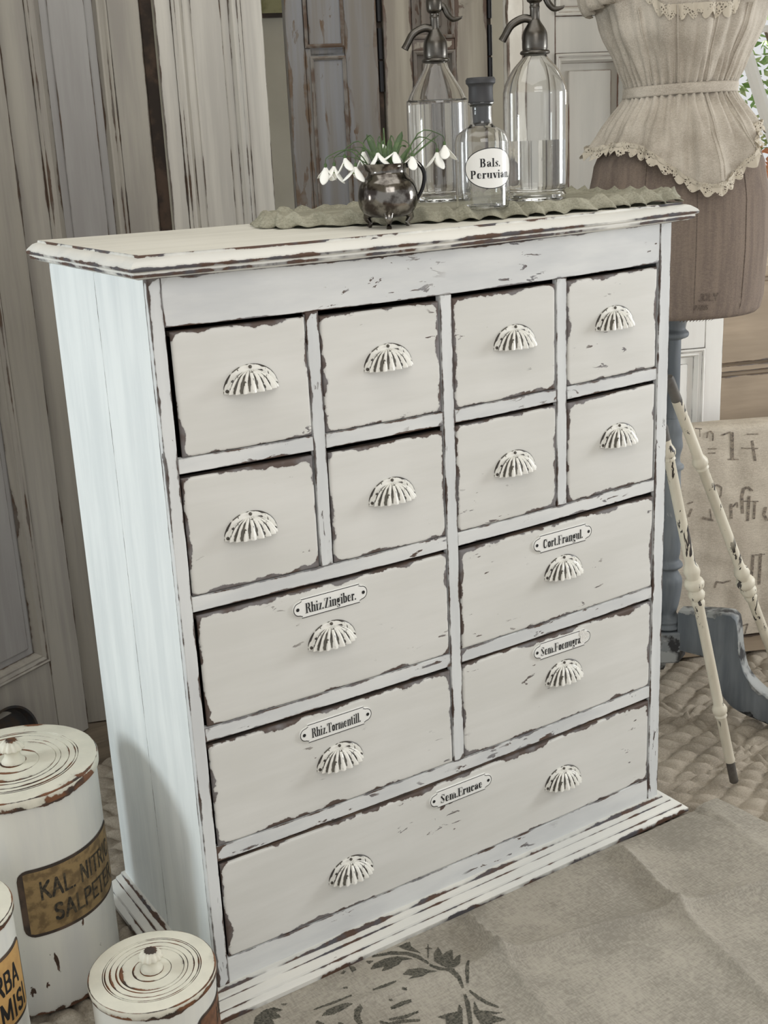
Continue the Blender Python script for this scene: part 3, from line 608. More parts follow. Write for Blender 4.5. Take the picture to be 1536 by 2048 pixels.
def plate_outline(L, H, n=10):
    P = []
    h2 = H * .36; xe = L / 2 - h2 * .95; step = H / 2
    for sx in (1, -1):
        seq = [(sx * (xe - .004), -step), (sx * (xe - .0035), -h2 * 1.12), (sx * xe, -h2)] + [(sx * (xe + h2 * .95 * cos(a)), h2 * sin(a)) for a in [radians(-80 + 160 * i / n) for i in range(n + 1)]] + [(sx * xe, h2), (sx * (xe - .0035), h2 * 1.12), (sx * (xe - .004), step)]
        P += seq if sx == 1 else seq[::-1]
    return P
def inset(P, d):
    out = []; n = len(P)
    for i in range(n):
        a = Vector(P[i - 1]); b = Vector(P[i]); c = Vector(P[(i + 1) % n])
        t = (c - a).normalized(); nn = Vector((-t.y, t.x)); out.append(tuple(b + nn * d))
    return out
def make_plate(text, L=.139, H=.034, broken=False):
    mb = MB(); O = plate_outline(L, H)
    def fm(x, y, l): return (x, -.0022 - .0016 * (1 - min(1, (2 * x / L) ** 2) * .5) * (1 - min(1, (2 * y / H) ** 2) * .4) - l, y)
    rings = [[(x, 0, y) for x, y in O], [(x, -.0014, y) for x, y in O], [fm(x, y, 0) for x, y in inset(O, .0008)], [fm(x, y, 0) for x, y in inset(O, .0021)], [fm(x, y, 0) for x, y in inset(O, .0036)]]
    mats = [0, 0, 1, 0]
    base = [mb.grid([rings[0]], 0)]
    n = len(O)
    for r in rings[1:]:
        b = len(mb.v)
        for p in r: mb.vert(p)
        base.append(b)
    for k in range(4):
        for i in range(n): mb.face((base[k] + i, base[k] + (i + 1) % n, base[k + 1] + (i + 1) % n, base[k + 1] + i), mats[k])
    xs_ = [p[0] for p in rings[4]]
    mb.face([base[4] + i for i in range(n)], 0)
    for sx in ((-1,) if broken else (-1, 1)):
        ids = [mb.vert(fm(sx * (L / 2 - .0085) + .0030 * cos(a), .0030 * sin(a), .0004)) for a in [2 * pi * i / 14 for i in range(14)]]; mb.face(ids, 1)
    put_text(mb, text, lambda x, y, l: fm(x - (.004 if broken else 0), y - .0005, l), width=L * (.68 if not broken else .70), height=H * .50, mat=1, off=.0005)
    if broken:    # chipped corner with the metal showing
        ids = [mb.vert(fm(L * .30 + x, y, .0006)) for x, y in ((.0, .017), (-.002, .008), (.002, .004), (.0, -.004), (.004, -.010), (.010, -.008), (.018, -.006), (.024, .0), (.022, .007), (.016, .012), (.010, .015))]
        mb.face(ids, 2)
    return mb
pulls = []
def drawer(x0, x1, z0, z1, pull_px, plate=None, gap=(.003, .003, .001, .006), rot=0, ydepth=.0):
    gl, gr, gb, gtp = gap
    a, b, c, d = x0 + gl, x1 - gr, z0 + gb, z1 - gtp
    W, H = b - a, d - c; cx, cz = (a + b) / 2, (c + d) / 2
    dr = None
    y0 = .0012 + ydepth
    def lines(L):
        r = [0, .0008, .002, .004, .007, .011, .016, .022]; mid = [L * k / 24 for k in range(25) if .026 < L * k / 24 < L - .026]
        return r + mid + [L - q for q in r[::-1]]
    lx, lz = lines(W), lines(H); rows = []; E = []
    Rr = .004; Re = .016
    for zz in lz:
        row = []; er = []
        for xx in lx:
            dd = min(xx, W - xx, zz, H - zz); o = Rr - sqrt(max(0, Rr * Rr - (Rr - dd) ** 2)) if dd < Rr else 0
            qx = abs(xx - W / 2) - (W / 2 - Re); qz = abs(zz - H / 2) - (H / 2 - Re)
            sd = -(sqrt(max(qx, 0) ** 2 + max(qz, 0) ** 2) + min(max(qx, qz), 0) - Re)
            px_, pz_ = a + xx, c + zz
            p = Vector((px_ - cx, 0, pz_ - cz)); p = Matrix.Rotation(rot, 3, 'Y') @ p
            row.append(sagp((cx + p.x, y0 + o, cz + p.z))); er.append(sd * .8)
        rows.append(row); E.append(er)
    mb = MB(); mb.grid(rows, 0, eds=E); mb.f = [f for f in mb.f]
    # sides of the front board and the drawer box behind it
    for (xa, xb, ya, yb_, za, zb) in ((a, a + .008, y0 + Rr, .36, c, d - .006), (b - .008, b, y0 + Rr, .36, c, d - .006), (a, b, y0 + Rr, y0 + .018, c, d), (a, b, .352, .36, c, d - .006), (a + .002, b - .002, y0 + .01, .355, c + .002, c + .008)):
        mb.box(xa, xb, ya, yb_, za, zb, m=1, bev=.0008, fn=sagp)
    dr = mb.build('drawer', [M_draw, M_dark], cab, smooth=50)
    lst = pull_px
    for (u, v) in lst:
        P = at(u, v, 1, y0)
        if not pulls:
            po = pull_mb.build('cup_pull', M_pull, dr, smooth=60); pulls.append(po)
        else:
            po = pulls[0].copy(); COL.objects.link(po); po.parent = dr
        P.z += 0; po.location = (P.x, y0, P.z)
        po.rotation_euler = (0, R_.uniform(-.03, .03), 0)
    if plate:
        txt, (u, v), br = plate; P = at(u, v, 1, y0)
        dm = make_plate(txt, broken=br).build('name_plate', [M_enamel, M_black, plain('chipped_enamel', C8(214, 212, 206), .6, var=C8(236, 234, 228), vs=300)], dr, smooth=30)
        dm.location = (P.x, y0, P.z); dm['label'] = 'white enamel name plate lettered ' + txt
    return dr
G = lambda l=.003, r=.002, b=.001, t=.006: (l, r, b, t)
drawer(X['L1'], X['a'], Z['z2'], Z['z1'], [(502, 779)], gap=G(.008, .001, .001, .007), rot=-.006)
drawer(X['b'], X['c'], Z['z2'], Z['z1'], [(776, 735)], gap=G(.002, .0025, .001, .009))
drawer(X['d'], X['e'], Z['z2'], Z['z1'], [(1029, 694)], gap=G(.002, .003, .001, .008))
drawer(X['f'], X['R1'], Z['z2'], Z['z1'], [(1228, 654)], gap=G(.002, .004, .001, .007))
drawer(X['L1'], X['a'], Z['z4'], Z['z3'], [(502, 1070)], gap=G(.003, .003, .001, .007))
drawer(X['b'], X['c'], Z['z4'], Z['z3'], [(784, 1000)], gap=G(.003, .002, .001, .009), rot=.004)
drawer(X['d'], X['e'], Z['z4'], Z['z3'], [(1029, 943)], gap=G(.002, .002, .001, .006))
drawer(X['f'], X['R1'], Z['z4'], Z['z3'], [(1236, 887)], gap=G(.003, .004, .001, .007))
drawer(X['L1'], X['c'], Z['z6'], Z['z5'], [(664, 1285)], ('Rhiz.Zingiber.', (660, 1201), False), gap=G(.006, .002, .001, .007))
drawer(X['d'], X['R1'], Z['z6'], Z['z5'], [(1126, 1149)], ('Cort.Frangul.', (1124, 1076), False), gap=G(.003, .002, .001, .009))
drawer(X['L1'], X['c'], Z['z8'], Z['z7'], [(680, 1526)], ('Rhiz.Tormentill.', (671, 1448), False), gap=G(.004, .002, .001, .008))
drawer(X['d'], X['R1'], Z['z8'], Z['z7'], [(1127, 1357)], ('Sem.Foenugra', (1123, 1288), True), gap=G(.002, .002, .001, .006))
drawer(X['L1'], X['R1'], Z['z10'], Z['z9'], [(702, 1751), (1125, 1567)], ('Sem.Erucae', (921, 1580), False), gap=G(.004, .002, .001, .007))

# ------------------------------------------------------------------ canisters
def canister(name, label, cx, cy, r, h, lab, texts, labmat, knob=.018, a0=-103, group='cream apothecary canisters'):
    root = thing(name, label, 'canister', (cx, cy, .0015), 0, group)
    n = 96; mb = MB(); rb = r * .965; hl = h - r * .10
    wob = lambda a, q, z: q * (1 + .003 * sin(3 * a + z * 20))
    mb.lathe([(rb * .96, .0), (rb * .995, .002), (rb, .006), (rb, .03), (rb * .998, h * .5), (rb, hl - .012), (rb, hl - .004), (rb * .99, hl)], n=n, fn=wob, eds=[.0, .0004, .0012, .012, .03, .006, .0008, .002])
    mb.build('body', M_can, root, smooth=40)
    ml = MB(); t = h
    pr_ = [(r * .992, hl - .004), (r, hl - .003), (r * 1.002, hl + .002), (r, t - .003), (r * .992, t - .0008), (r * .97, t)]
    ee = [.0, .0006, .0016, .004, .0002, .004]
    groove = [.765, .735, .66, .56, .50, .30]
    cur = .97
    for g in groove:
        pr_ += [(r * (g + .018), t + .0005), (r * (g + .006), t + .0006), (r * g, t - .0006), (r * (g - .006), t + .0006)]; ee += [.010, .0019, .0, .0019]
    pr_ += [(r * .2, t + .001), (knob * 1.0, t + .001), (knob * .9, t + .001)]; ee += [.01, .001, .0006]
    ml.lathe(pr_, n=n, eds=ee)
    lid = ml.build('lid', M_canlid, root, smooth=40)
    mk = MB(); k = knob
    mk.lathe([(k * .95, t), (k * .98, t + k * .15), (k * .72, t + k * .45), (k * .60, t + k * .8), (k * .70, t + k * 1.1), (k * 1.0, t + k * 1.25), (k * 1.02, t + k * 1.4), (k * .80, t + k * 1.75), (k * .42, t + k * 2.02), (k * .34, t + k * 2.03), (0.0002, t + k * 2.0)], n=72,
             fn=lambda a, q, z: q * (1 + (.07 * cos(12 * a) if z > t + k * 1.2 and q > k * .36 else 0)), eds=[.0005, .004, .006, .008, .006, .003, .006, .0035, .0002, .0, .0])
    mk.build('lid_knob', M_canlid, lid, smooth=60)
    # glued paper label wrapped round the body
    z0, z1, aa, ab = lab; rl = rb + .0008; R0 = radians(a0)
    def lp(x, z, l): a = R0 + x / rb; return ((rl + l) * cos(a), (rl + l) * sin(a), z)
    m2 = MB(); xa, xb = radians(aa) * rb, radians(ab) * rb; H = z1 - z0; cr = H * .16; nx = 40
    def half(x):
        d = min(x - xa, xb - x); return H / 2 - (cr - sqrt(max(0, cr * cr - max(0, cr - d) ** 2)) if d < cr else 0) * .9
    xs_ = [xa + (xb - xa) * i / nx for i in range(nx + 1)]; xs_ = sorted(set(xs_ + [xa + cr * q for q in (.1, .25, .5, .75)] + [xb - cr * q for q in (.1, .25, .5, .75)]))
    zc = (z0 + z1) / 2
    for (l, sc, mi, pad) in ((0, 1, 1, 0), (.0004, .91, 0, .006)):
        xq = [x for x in xs_ if xa + pad <= x <= xb - pad]
        m2.grid([[lp(x, zc - half(x) * sc, l) for x in xq], [lp(x, zc, l) for x in xq], [lp(x, zc + half(x) * sc, l) for x in xq]], mi)
    for (tx, a1, a2, zz, hh) in texts:
        put_text(m2, tx, lambda x, y, l: lp(x + radians((a1 + a2) / 2) * rb, zz + y, l), width=radians(a2 - a1) * rb, height=hh, sans=True, mat=2, off=.0008)
    m2.f = [f for f in m2.f]
    m2.build('paper_label', [labmat[0], M_dark, labmat[1]], root, smooth=60)
    return root
def zsolve(x, y, v):
    lo, hi = -.5, 2.5
    for _ in range(40):
        m = (lo + hi) / 2
        if px((x, y, m))[1] > v: lo = m
        else: hi = m
    return lo
def cyl_z(cx, cy, r, a, v): a = radians(-103 + a); return zsolve(cx + r * cos(a), cy + r * sin(a), v)
B = (-.207, .273, .136, .400)
zc = cyl_z(B[0], B[1], B[2], 0, 1812)
canister('canister', 'tallest cream canister lettered KAL. NITRIC SALPETER beside the cabinet side', *B, (zc - .062, zc + .062, -10, 84),
         [('KAL. NITRIC', 4, 74, zc + .020, .030), ('SALPETER', 12, 74, zc - .026, .030)], (M_labelb, M_blackf), knob=.020)
Sm = (-.142, -.103, .094, .200)
canister('canister', 'small cream canister with scuffed ringed lid at the front corner of the cabinet', *Sm, (.05, .155, 30, 125), [('HERB.', 62, 98, .125, .024)], (M_labeld, M_blackf), knob=.017)
Th = (-.381, .075, .095, .300)
zc = cyl_z(Th[0], Th[1], Th[2], 50, 1985)
canister('canister', 'cream canister with orange label lettered HERBA at the left edge of the picture', *Th, (zc - .062, zc + .062, -20, 86), [('HERBA', 10, 68, zc + .018, .034), ('ARTEMISI', -16, 76, zc - .030, .034)], (M_labelo, M_black), knob=.018)

# dark round pan on edge behind the big canister
P = at(-6, 1475, 2, .062)
r = thing('round_pan', 'dark round metal pan standing on its edge behind the tallest canister', 'pan', (P.x + .004, P.y - .060, -.003), 0)
mb = MB(); mb.lathe([(.0005, .0), (.062, 0), (.070, .006), (.074, .030), (.079, .031), (.079, .028), (.075, .026), (.071, .003), (.064, -.003), (.0005, -.003)], n=48, caps=False)
mb.v = [(a * 1.02, b * 1.02, c * .8) for a, b, c in mb.v]; mb.xform(Matrix.Translation((0, 0, .0815)) @ Matrix.Rotation(radians(27), 4, 'Z') @ Matrix.Rotation(radians(82), 4, 'X')); mb.build('pan_body', plain('dark_grey_metal', C8(56, 56, 58), .5, 0, var=C8(70, 60, 52), vs=30), r, smooth=40)

# ------------------------------------------------------------------ floor textiles
mb = MB(); x0, x1, y0, y1 = -1.1, 2.3, -1.4, .96; nx, ny = 620, 420
rows = []
for j in range(ny + 1):
    row = []
    for i in range(nx + 1):
        x = x0 + (x1 - x0) * i / nx; ym = min(y1 - .03, 1.15 - .364 * (x - .22) - .03 - .05 * ss(1.2, 1.35, x), 1.15 + .51 * (x - .22) - .03); y = y0 + (ym - y0) * j / ny
        wx = x + .03 * nz(x * 4, y * 4, 1) + .012 * nz(x * 16, y * 16, 2); wy = y + .03 * nz(x * 4, y * 4, 5) + .012 * nz(x * 16, y * 16, 6)
        a = (wx * 1.0 + wy * .75) / .052; b = (wx * .35 - wy * 1.25) / .072
        puff = (abs(sin(pi * a)) ** .6) * (abs(sin(pi * b)) ** .5)
        yy = (wy - .298) / .24; ds = abs(yy - round(yy)) * .24; xx = (wx - 1.0) / .36; dx = abs(xx - round(xx)) * .36
        for d_ in (ds, dx):
            puff *= ss(0, .010, abs(d_ - .012)) if d_ < .03 else 1
        z = -.0195 + .0180 * puff + .0030 * nz(x * 9, y * 9, 3) * puff
        row.append((x, y, min(z, -.0012)))
    rows.append(row)
mb.grid(rows); q = mb.build('quilt', M_quilt, smooth=180)
tag(q, 'taupe quilted bedspread spread over the floor under the cabinet', 'quilt')

e1 = Vector((.975, -.222)); 
def linez(x, y, ax_, ay, bx, by, amp, w):
    d = Vector((bx - ax_, by - ay)); L = d.length; d /= L; rx = x - ax_; ry = y - ay
    t = rx * d.x + ry * d.y; dist = rx * -d.y + ry * d.x
    f = ss(-.05, .03, t) * (1 - ss(L - .03, L + .05, t))
    return f * amp * exp(-abs(dist) / w)
CRS = [(.46, -.052, .443, -.188, .020, .010), (.443, -.188, .965, -.317, .013, .013), (.832, -.046, .783, -.264, .016, .014), (.783, -.264, .70, -.60, .010, .016),
       (.443, -.188, .10, -.12, .007, .016), (.443, -.188, .36, -.60, .009, .016), (1.08, -.05, 1.0, -.5, .004, .03), (.1, -.42, 1.0, -.62, .010, .016)]
def linen_z(x, y):
    z = .0040
    for c in CRS: z += 1.5 * linez(x, y, *c)
    z += .0055 * nz(x * 4.2, y * 4.2, 9) + .0028 * nz(x * 11 + y * 5, y * 10, 4) + .0012 * nz(x * 5, y * 28, 8)
    z = max(.0012, z)
    k = ss(.0, .045, max(-.045 - y if -.1 < x < 1.06 else .2, 0) if -.1 < x < 1.06 else .2)
    for (cx, cy, cr) in ((Sm[0], Sm[1], Sm[2]), (Th[0], Th[1], Th[2])):
        k *= ss(0, .05, max(0, sqrt((x - cx) ** 2 + (y - cy) ** 2) - cr))
    return .0008 + (z - .0008) * k
ca, cb, cc, cd = Vector((-1.1, .02)), Vector((1.118, -.052)), Vector((1.30, -1.25)), Vector((-1.1, -1.35))
mb = MB(); nx, ny = 400, 230; rows = []
for j in range(ny + 1):
    t = j / ny; row = []
    for i in range(nx + 1):
        s = i / nx; p = (ca * (1 - s) + cb * s) * (1 - t) + (cd * (1 - s) + cc * s) * t
        p = p + Vector((0, .006 * nz(p.x * 7, 0, 2) * (1 - t)))
        zz = linen_z(p.x, p.y); ed_ = min(i, nx - i, j, ny - j)
        if ed_ == 0: zz -= .0006
        if p.x > 1.06: zz += .006 * exp(-((p.x - 1.10) / .05) ** 2) * ss(-.2, -.06, p.y)
        row.append((p.x, p.y, zz))
    rows.append(row)
mb.grid([r[::-1] for r in rows])
# printed ornament, in crop pixels (zoom 2.648 from 480,1820)
def cp(x, y): return at(480 + x / 2.648, 1820 + y / 2.648, 2, .004)
def ribbon(pts, w):
    P = [Vector(p) for p in pts]; L = []; Rt = []
    for i, p in enumerate(P):
        t = (P[min(i + 1, len(P) - 1)] - P[max(i - 1, 0)]).normalized(); n = Vector((-t.y, t.x)) * w / 2 * (.55 if i in (0, len(P) - 1) else 1)
        L.append(tuple(p + n)); Rt.append(tuple(p - n))
    return L + Rt[::-1]
ORN = [ribbon([(700, 238), (800, 222), (880, 232), (945, 258), (1000, 292)], 20), ribbon([(1005, 300), (1060, 328), (1120, 346), (1160, 370), (1182, 418)], 22),
       ribbon([(1190, 450), (1205, 500), (1215, 560), (1222, 620), (1215, 700)], 24), ribbon([(1215, 430), (1260, 470), (1310, 500), (1370, 522)], 17), ribbon([(1210, 285), (1203, 340), (1206, 395)], 22),
       [(690, 315), (710, 280), (760, 255), (830, 245), (915, 268), (860, 275), (840, 300), (800, 320), (750, 333), (765, 305), (720, 312)],
       [(862, 352), (890, 325), (960, 318), (1050, 345), (1000, 350), (965, 375), (895, 382), (920, 362)],
       [(1030, 280), (1028, 235), (1050, 200), (1075, 245), (1095, 225), (1125, 215), (1130, 275), (1150, 250), (1168, 245), (1165, 300), (1140, 330), (1100, 325), (1060, 300)],
       ribbon([(996, 185), (997, 225), (996, 265)], 9), ribbon([(978, 210), (998, 208), (1018, 212)], 10),
       ribbon([(705, 430), (765, 412), (828, 390)], 20), ribbon([(390, 525), (500, 492), (592, 455)], 15), ribbon([(800, 527), (850, 505), (908, 486)], 24), ribbon([(790, 582), (870, 570), (945, 543)], 17),
       ribbon([(860, 437), (885, 437)], 18), ribbon([(545, 410), (570, 410)], 16), ribbon([(788, 487), (808, 487)], 16), ribbon([(645, 520), (622, 545), (620, 575), (642, 604)], 34),
       [(430, 570), (470, 540), (530, 518), (602, 514), (560, 535), (500, 560)], [(1240, 485), (1265, 538), (1392, 548), (1330, 560), (1412, 582), (1340, 602), (1300, 640), (1265, 595), (1236, 550)],
       [(1045, 572), (1100, 555), (1150, 545), (1160, 505), (1178, 530), (1180, 620), (1100, 640), (1088, 582)],
       [(80, 560), (130, 520), (180, 508), (228, 522), (190, 535), (218, 560), (170, 575), (190, 610), (100, 660), (70, 610)], [(575, 290), (600, 290), (618, 310), (595, 325)],
       [(835, 185), (900, 160), (905, 190), (958, 238), (880, 210)], [(662, 262), (710, 262), (685, 280)], ribbon([(405, 590), (440, 610), (450, 650)], 26), ribbon([(740, 592), (790, 606), (850, 590), (955, 585)], 18), ribbon([(520, 600), (545, 604)], 24),
       [(530, 330), (548, 312), (560, 318), (548, 334)], [(215, 490), (250, 485), (238, 500)]]
def inside(x, y, P):
    c = False; j = len(P) - 1
    for i in range(len(P)):
        if (P[i][1] > y) != (P[j][1] > y) and x < (P[j][0] - P[i][0]) * (y - P[i][1]) / (P[j][1] - P[i][1]) + P[i][0]: c = not c
        j = i
    return c
cell = .0015
for poly in ORN:
    W = [cp(*p) for p in poly]; W = [(p.x, p.y) for p in W]
    i0, i1 = int(min(p[0] for p in W) / cell) - 1, int(max(p[0] for p in W) / cell) + 1; j0, j1 = int(min(p[1] for p in W) / cell) - 1, int(max(p[1] for p in W) / cell) + 1
    ids = {}
    def gv(i, j):
        if (i, j) not in ids: x, y = i * cell, j * cell; ids[(i, j)] = mb.vert((x, y, linen_z(x, y) + .00045))
        return ids[(i, j)]
    for i in range(i0, i1):
        for j in range(j0, j1):
            if inside((i + .5) * cell, (j + .5) * cell, W) and (j + .5) * cell < -.045: mb.face((gv(i, j), gv(i + 1, j), gv(i + 1, j + 1), gv(i, j + 1)), 1)
q = mb.build('linen_cloth', [M_linen, M_stencil], smooth=180)
tag(q, 'creased natural linen cloth with grey stencilled leaf ornament in front of the cabinet', 'cloth')

# ------------------------------------------------------------------ ruffled runner on the cabinet top
RT = 1.222
OUT = [(.335, .285), (.35, .235), (.39, .20), (.44, .165), (.50, .115), (.56, .075), (.63, .045), (.72, .024), (.82, .008), (.92, -.002), (1.0, -.006), (1.022, .02), (1.024, .10), (1.02, .22), (1.015, .36), (.98, .395), (.88, .40), (.76, .40), (.64, .40), (.52, .398), (.42, .39), (.36, .35)]
def closed_cr(P, per=14):
    out = []; n = len(P)
    for i in range(n):
        p0, p1, p2, p3 = [Vector(P[(i + k) % n]) for k in (-1, 0, 1, 2)]
        for k in range(per):
            t = k / per; out.append(.5 * ((2 * p1) + (p2 - p0) * t + (2 * p0 - 5 * p1 + 4 * p2 - p3) * t * t + (3 * p1 - p0 - 3 * p2 + p3) * t ** 3))
    return out
OC = closed_cr(OUT); n = len(OC); cen = Vector((.70, .21))
nrm = []
for i in range(n):
    t = (OC[(i + 1) % n] - OC[i - 1]).normalized(); nrm.append(Vector((t.y, -t.x)))
def topz(x): x = max(0, min(1, x)); return TZ - .004 * 4 * x * (1 - x)
def ring(off, z, amp, ampz, ph=0, k0=1.0):
    row = []; s = 0
    for i in range(n):
        if i: s += (OC[i] - OC[i - 1]).length
        wv = sin(s * 2 * pi / .040 + 4.5 * nz(s * 9, 3) + ph) ; w2 = nz(s * 45, 7 + ph)
        p = OC[i] + nrm[i] * (off + amp * (wv + .6 * w2))
        row.append((p.x, p.y, topz(p.x) + max(.0006, z + ampz * (cos(s * 2 * pi / .040 + 4.5 * nz(s * 9, 3) + ph) * .6 + w2))))
    return row
mb = MB()
rws = [ring(.005, .0035, .0105, .0045), ring(.003, .006, .0085, .0045, .2), ring(-.001, .011, .0060, .0050, .5), ring(-.005, .018, .0050, .0055, .9), ring(-.008, .022, .0045, .0065, 1.2), ring(-.013, .020, .0030, .0050, 1.6), ring(-.019, .014, .001, .0015), ring(-.025, .0130, .0006, .0008)]
base = mb.grid(rws, cv=True)
inner = [Vector(p[:2]) for p in rws[-1]]; last = base + (len(rws) - 1) * n
BH = 1.236
for k in range(1, 13):
    f = 1 - k / 13; b2 = len(mb.v)
    for i in range(n):
        p = cen + (inner[i] - cen) * f
        flat = ss(0, .02, .2) ; w = .0012 * nz(p.x * 30, p.y * 30, 3)
        z = BH - .001 + w * .4 - (0)
        bmp = .030 * exp(-(((p.x - .995) / .035) ** 2 + ((p.y - .30) / .07) ** 2)) * (1 + .35 * sin(p.x * 420 + p.y * 200))
        mb.vert((p.x, p.y, min(z, BH - .0002) + bmp))
    prev = last if k == 1 else b2 - n
    for i in range(n): mb.face((prev + i, prev + (i + 1) % n, b2 + (i + 1) % n, b2 + i))
mb.face([b2 + i for i in range(n)])
mb.f = [f[::-1] for f in mb.f]
q = mb.build('table_runner', M_runner, smooth=180)
so = q.modifiers.new('cloth_thickness', 'SOLIDIFY'); so.thickness = .0009; so.offset = -1
tag(q, 'olive grey runner with ruffled edge lying on the cabinet top', 'runner')

def x_at(u, y, z):
    lo, hi = -.5, 2
    for _ in range(40):
        m = (lo + hi) / 2
        if px((m, y, z))[0] < u: lo = m
        else: hi = m
    return lo
CAMX = radians(-33.1)
# ------------------------------------------------------------------ soda siphons
def glass_shell(outer, wall, n=64):
    "closed glass skin from an outer profile (r,z) bottom to top"
    mb = MB(); inner = [(max(.0004, r - wall), z + (wall * 1.6 if i < 2 else 0)) for i, (r, z) in enumerate(outer)]
    mb.lathe([(.0003, outer[0][1])] + outer + inner[::-1], n=n, caps=False); return mb
def smooth_prof(P, per=5):
    out = []
    for i in range(len(P) - 1):
        p0, p1, p2, p3 = [Vector(P[max(0, min(len(P) - 1, i + k))]) for k in (-1, 0, 1, 2)]
        for k in range(per):
            t = k / per; q = .5 * ((2 * p1) + (p2 - p0) * t + (2 * p0 - 5 * p1 + 4 * p2 - p3) * t * t + (3 * p1 - p0 - 3 * p2 + p3) * t ** 3); out.append((q.x, q.y))
    return out + [P[-1]]
def siphon(label, x, y, sc, scz, cone, water_z, rot):
    root = thing('soda_siphon', label, 'siphon bottle', (x, y, BH), rot, 'soda siphons on the cabinet')
    r = .0600
    body = [(r * .86, .0), (r * .93, .003), (r * .95, .010), (r * .90, .0165), (r * .96, .022), (r, .032), (r, .10), (r, .190)]
    body += ([(r * .985, .205), (r * .90, .222), (r * .70, .243), (r * .48, .258), (.021, .268), (.020, .276)] if not cone else [(r * .97, .196), (r * .84, .214), (r * .62, .236), (r * .44, .254), (.022, .266), (.020, .276)])
    b = smooth_prof(body, 4); mb = glass_shell(b, .0028); mb.build('glass_body', M_glass, root, smooth=60)
    mw = MB(); wp = [(max(.001, q - .0031), z + .0048) for q, z in b if z + .0048 < water_z and z > .012]
    wp = [(.0005, wp[0][1])] + wp + [(wp[-1][0], water_z), (.0005, water_z)]
    mw.lathe(wp, n=64, caps=False); mw.build('water', M_water, root, smooth=50)
    mh = MB()
    mh.lathe(smooth_prof([(.004, .266), (.020, .268), (.0265, .270), (.0275, .273), (.0255, .276), (.0225, .277), (.0235, .282), (.0232, .300), (.021, .311), (.015, .321), (.0105, .328), (.0090, .334), (.0088, .350), (.0095, .353), (.0088, .356), (.0092, .360), (.0140, .364), (.0158, .375), (.0145, .388), (.008, .396), (.0003, .397)], 3), n=40, caps=False)
    mh.build('valve_head', M_metal, root, smooth=50)
    ms = MB(); ms.tube([(-.004, 0, .330), (-.020, 0, .334), (-.042, 0, .324), (-.054, 0, .306), (-.060, 0, .296)], [.0075, .0078, .0075, .0070, .0075], 12); ms.build('spout', M_metal, root, smooth=60)
    mr = MB(); mr.tube([(.008, 0, .374), (.018, 0, .372), (.026, 0, .357), (.036, 0, .348), (.050, 0, .350), (.054, 0, .353)], [.006, .0062, .006, .0052, .003, .0012], 12); mr.build('lever', M_metal, root, smooth=60)
    root.scale = (sc, sc, scz)
    return root
siphon('left soda siphon, nearly full of water, behind the medicine bottle', x_at(880, .325, BH), .325, .93, .905, True, .190, CAMX + .1)
siphon('right soda siphon, half full of water, in front of the cream door', x_at(1072, .145, BH), .145, .935, .905, False, .113, CAMX - .05)
# ------------------------------------------------------------------ medicine bottle
xb_, yb_ = x_at(966, .078, BH), .078
root = thing('medicine_bottle', 'clear medicine bottle with oval label Bals. Peruvian. and black stopper', 'bottle', (xb_, yb_, BH), CAMX); root.scale = (.98, .98, .885)
rB = .0455
b = smooth_prof([(rB * .90, 0), (rB * .98, .003), (rB, .008), (rB, .06), (rB, .112), (rB * .985, .122), (rB * .90, .133), (rB * .70, .141), (.023, .146), (.0185, .153), (.0180, .175), (.0185, .183), (.0215, .186), (.0215, .189)], 4)
glass_shell(b, .003).build('glass_body', M_glass, root, smooth=60)
mb = MB(); mb.lathe([(.011, .150), (.0135, .152), (.0150, .186), (.0215, .1895), (.0205, .194), (.0200, .215), (.0215, .219), (.0245, .222), (.0248, .228), (.0225, .232), (.001, .233)], n=40); mb.build('stopper', M_stop, root, smooth=40)
mb = MB(); la = radians(-90 + 16); rl = rB + .0006
def bl(x, y, l): a = la + x / rB; return ((rl + l) * cos(a), (rl + l) * sin(a), .073 + y)
for (sx, sy, l, mi) in ((.0465, .0365, 0, 1), (.0450, .0350, .0003, 0)):
    rings = [[bl(sx * k / 8 * cos(2 * pi * i / 48), sy * k / 8 * sin(2 * pi * i / 48), l) for i in range(48)] for k in range(1, 9)]
    b0 = mb.grid([q for q in rings], mi, cv=True); mb.face([b0 + i for i in range(48)], mi)
put_text(mb, 'Bals.', lambda x, y, l: bl(x - .002, y + .010, l), width=.036, height=.0150, mat=1, off=.0006)
put_text(mb, 'Peruvian.', lambda x, y, l: bl(x + .001, y - .0105, l), width=.074, height=.0145, mat=1, off=.0006)
mb.build('oval_label', [M_enamel, M_black], root, smooth=60)

# ------------------------------------------------------------------ silver jug and snowdrops
yj = .085; xj = x_at(778, yj, TZ); jz = topz(xj)
J = Vector((xj, yj, jz)); root = thing('silver_jug', 'tarnished silver footed cream jug holding snowdrops on the cabinet top', 'jug', J, CAMX)
m0 = MB()
pr0 = smooth_prof([(.001, .018), (.018, .0165), (.034, .020), (.044, .030), (.0475, .043), (.0470, .058), (.0425, .071), (.0345, .079), (.0305, .085), (.0315, .093), (.0335, .099)], 4)
rows = [(q, z) for q, z in pr0] + [(max(.001, q - .0016), z) for q, z in pr0[::-1] if z > .022]
m0.lathe(rows, n=56, caps=False, fn=lambda a, q, z: q * (1 + (.12 * max(0, cos(a - pi)) ** 6 if z > .088 else 0)))
m0.build('jug_body', M_silver, root, smooth=60)
mb = MB(); mb.tube([(.031, 0, .093), (.048, 0, .098), (.059, 0, .082), (.056, 0, .060), (.045, 0, .040)], [.0028, .003, .0034, .003, .0026], 8); mb.build('handle', M_darkm, root, smooth=60)
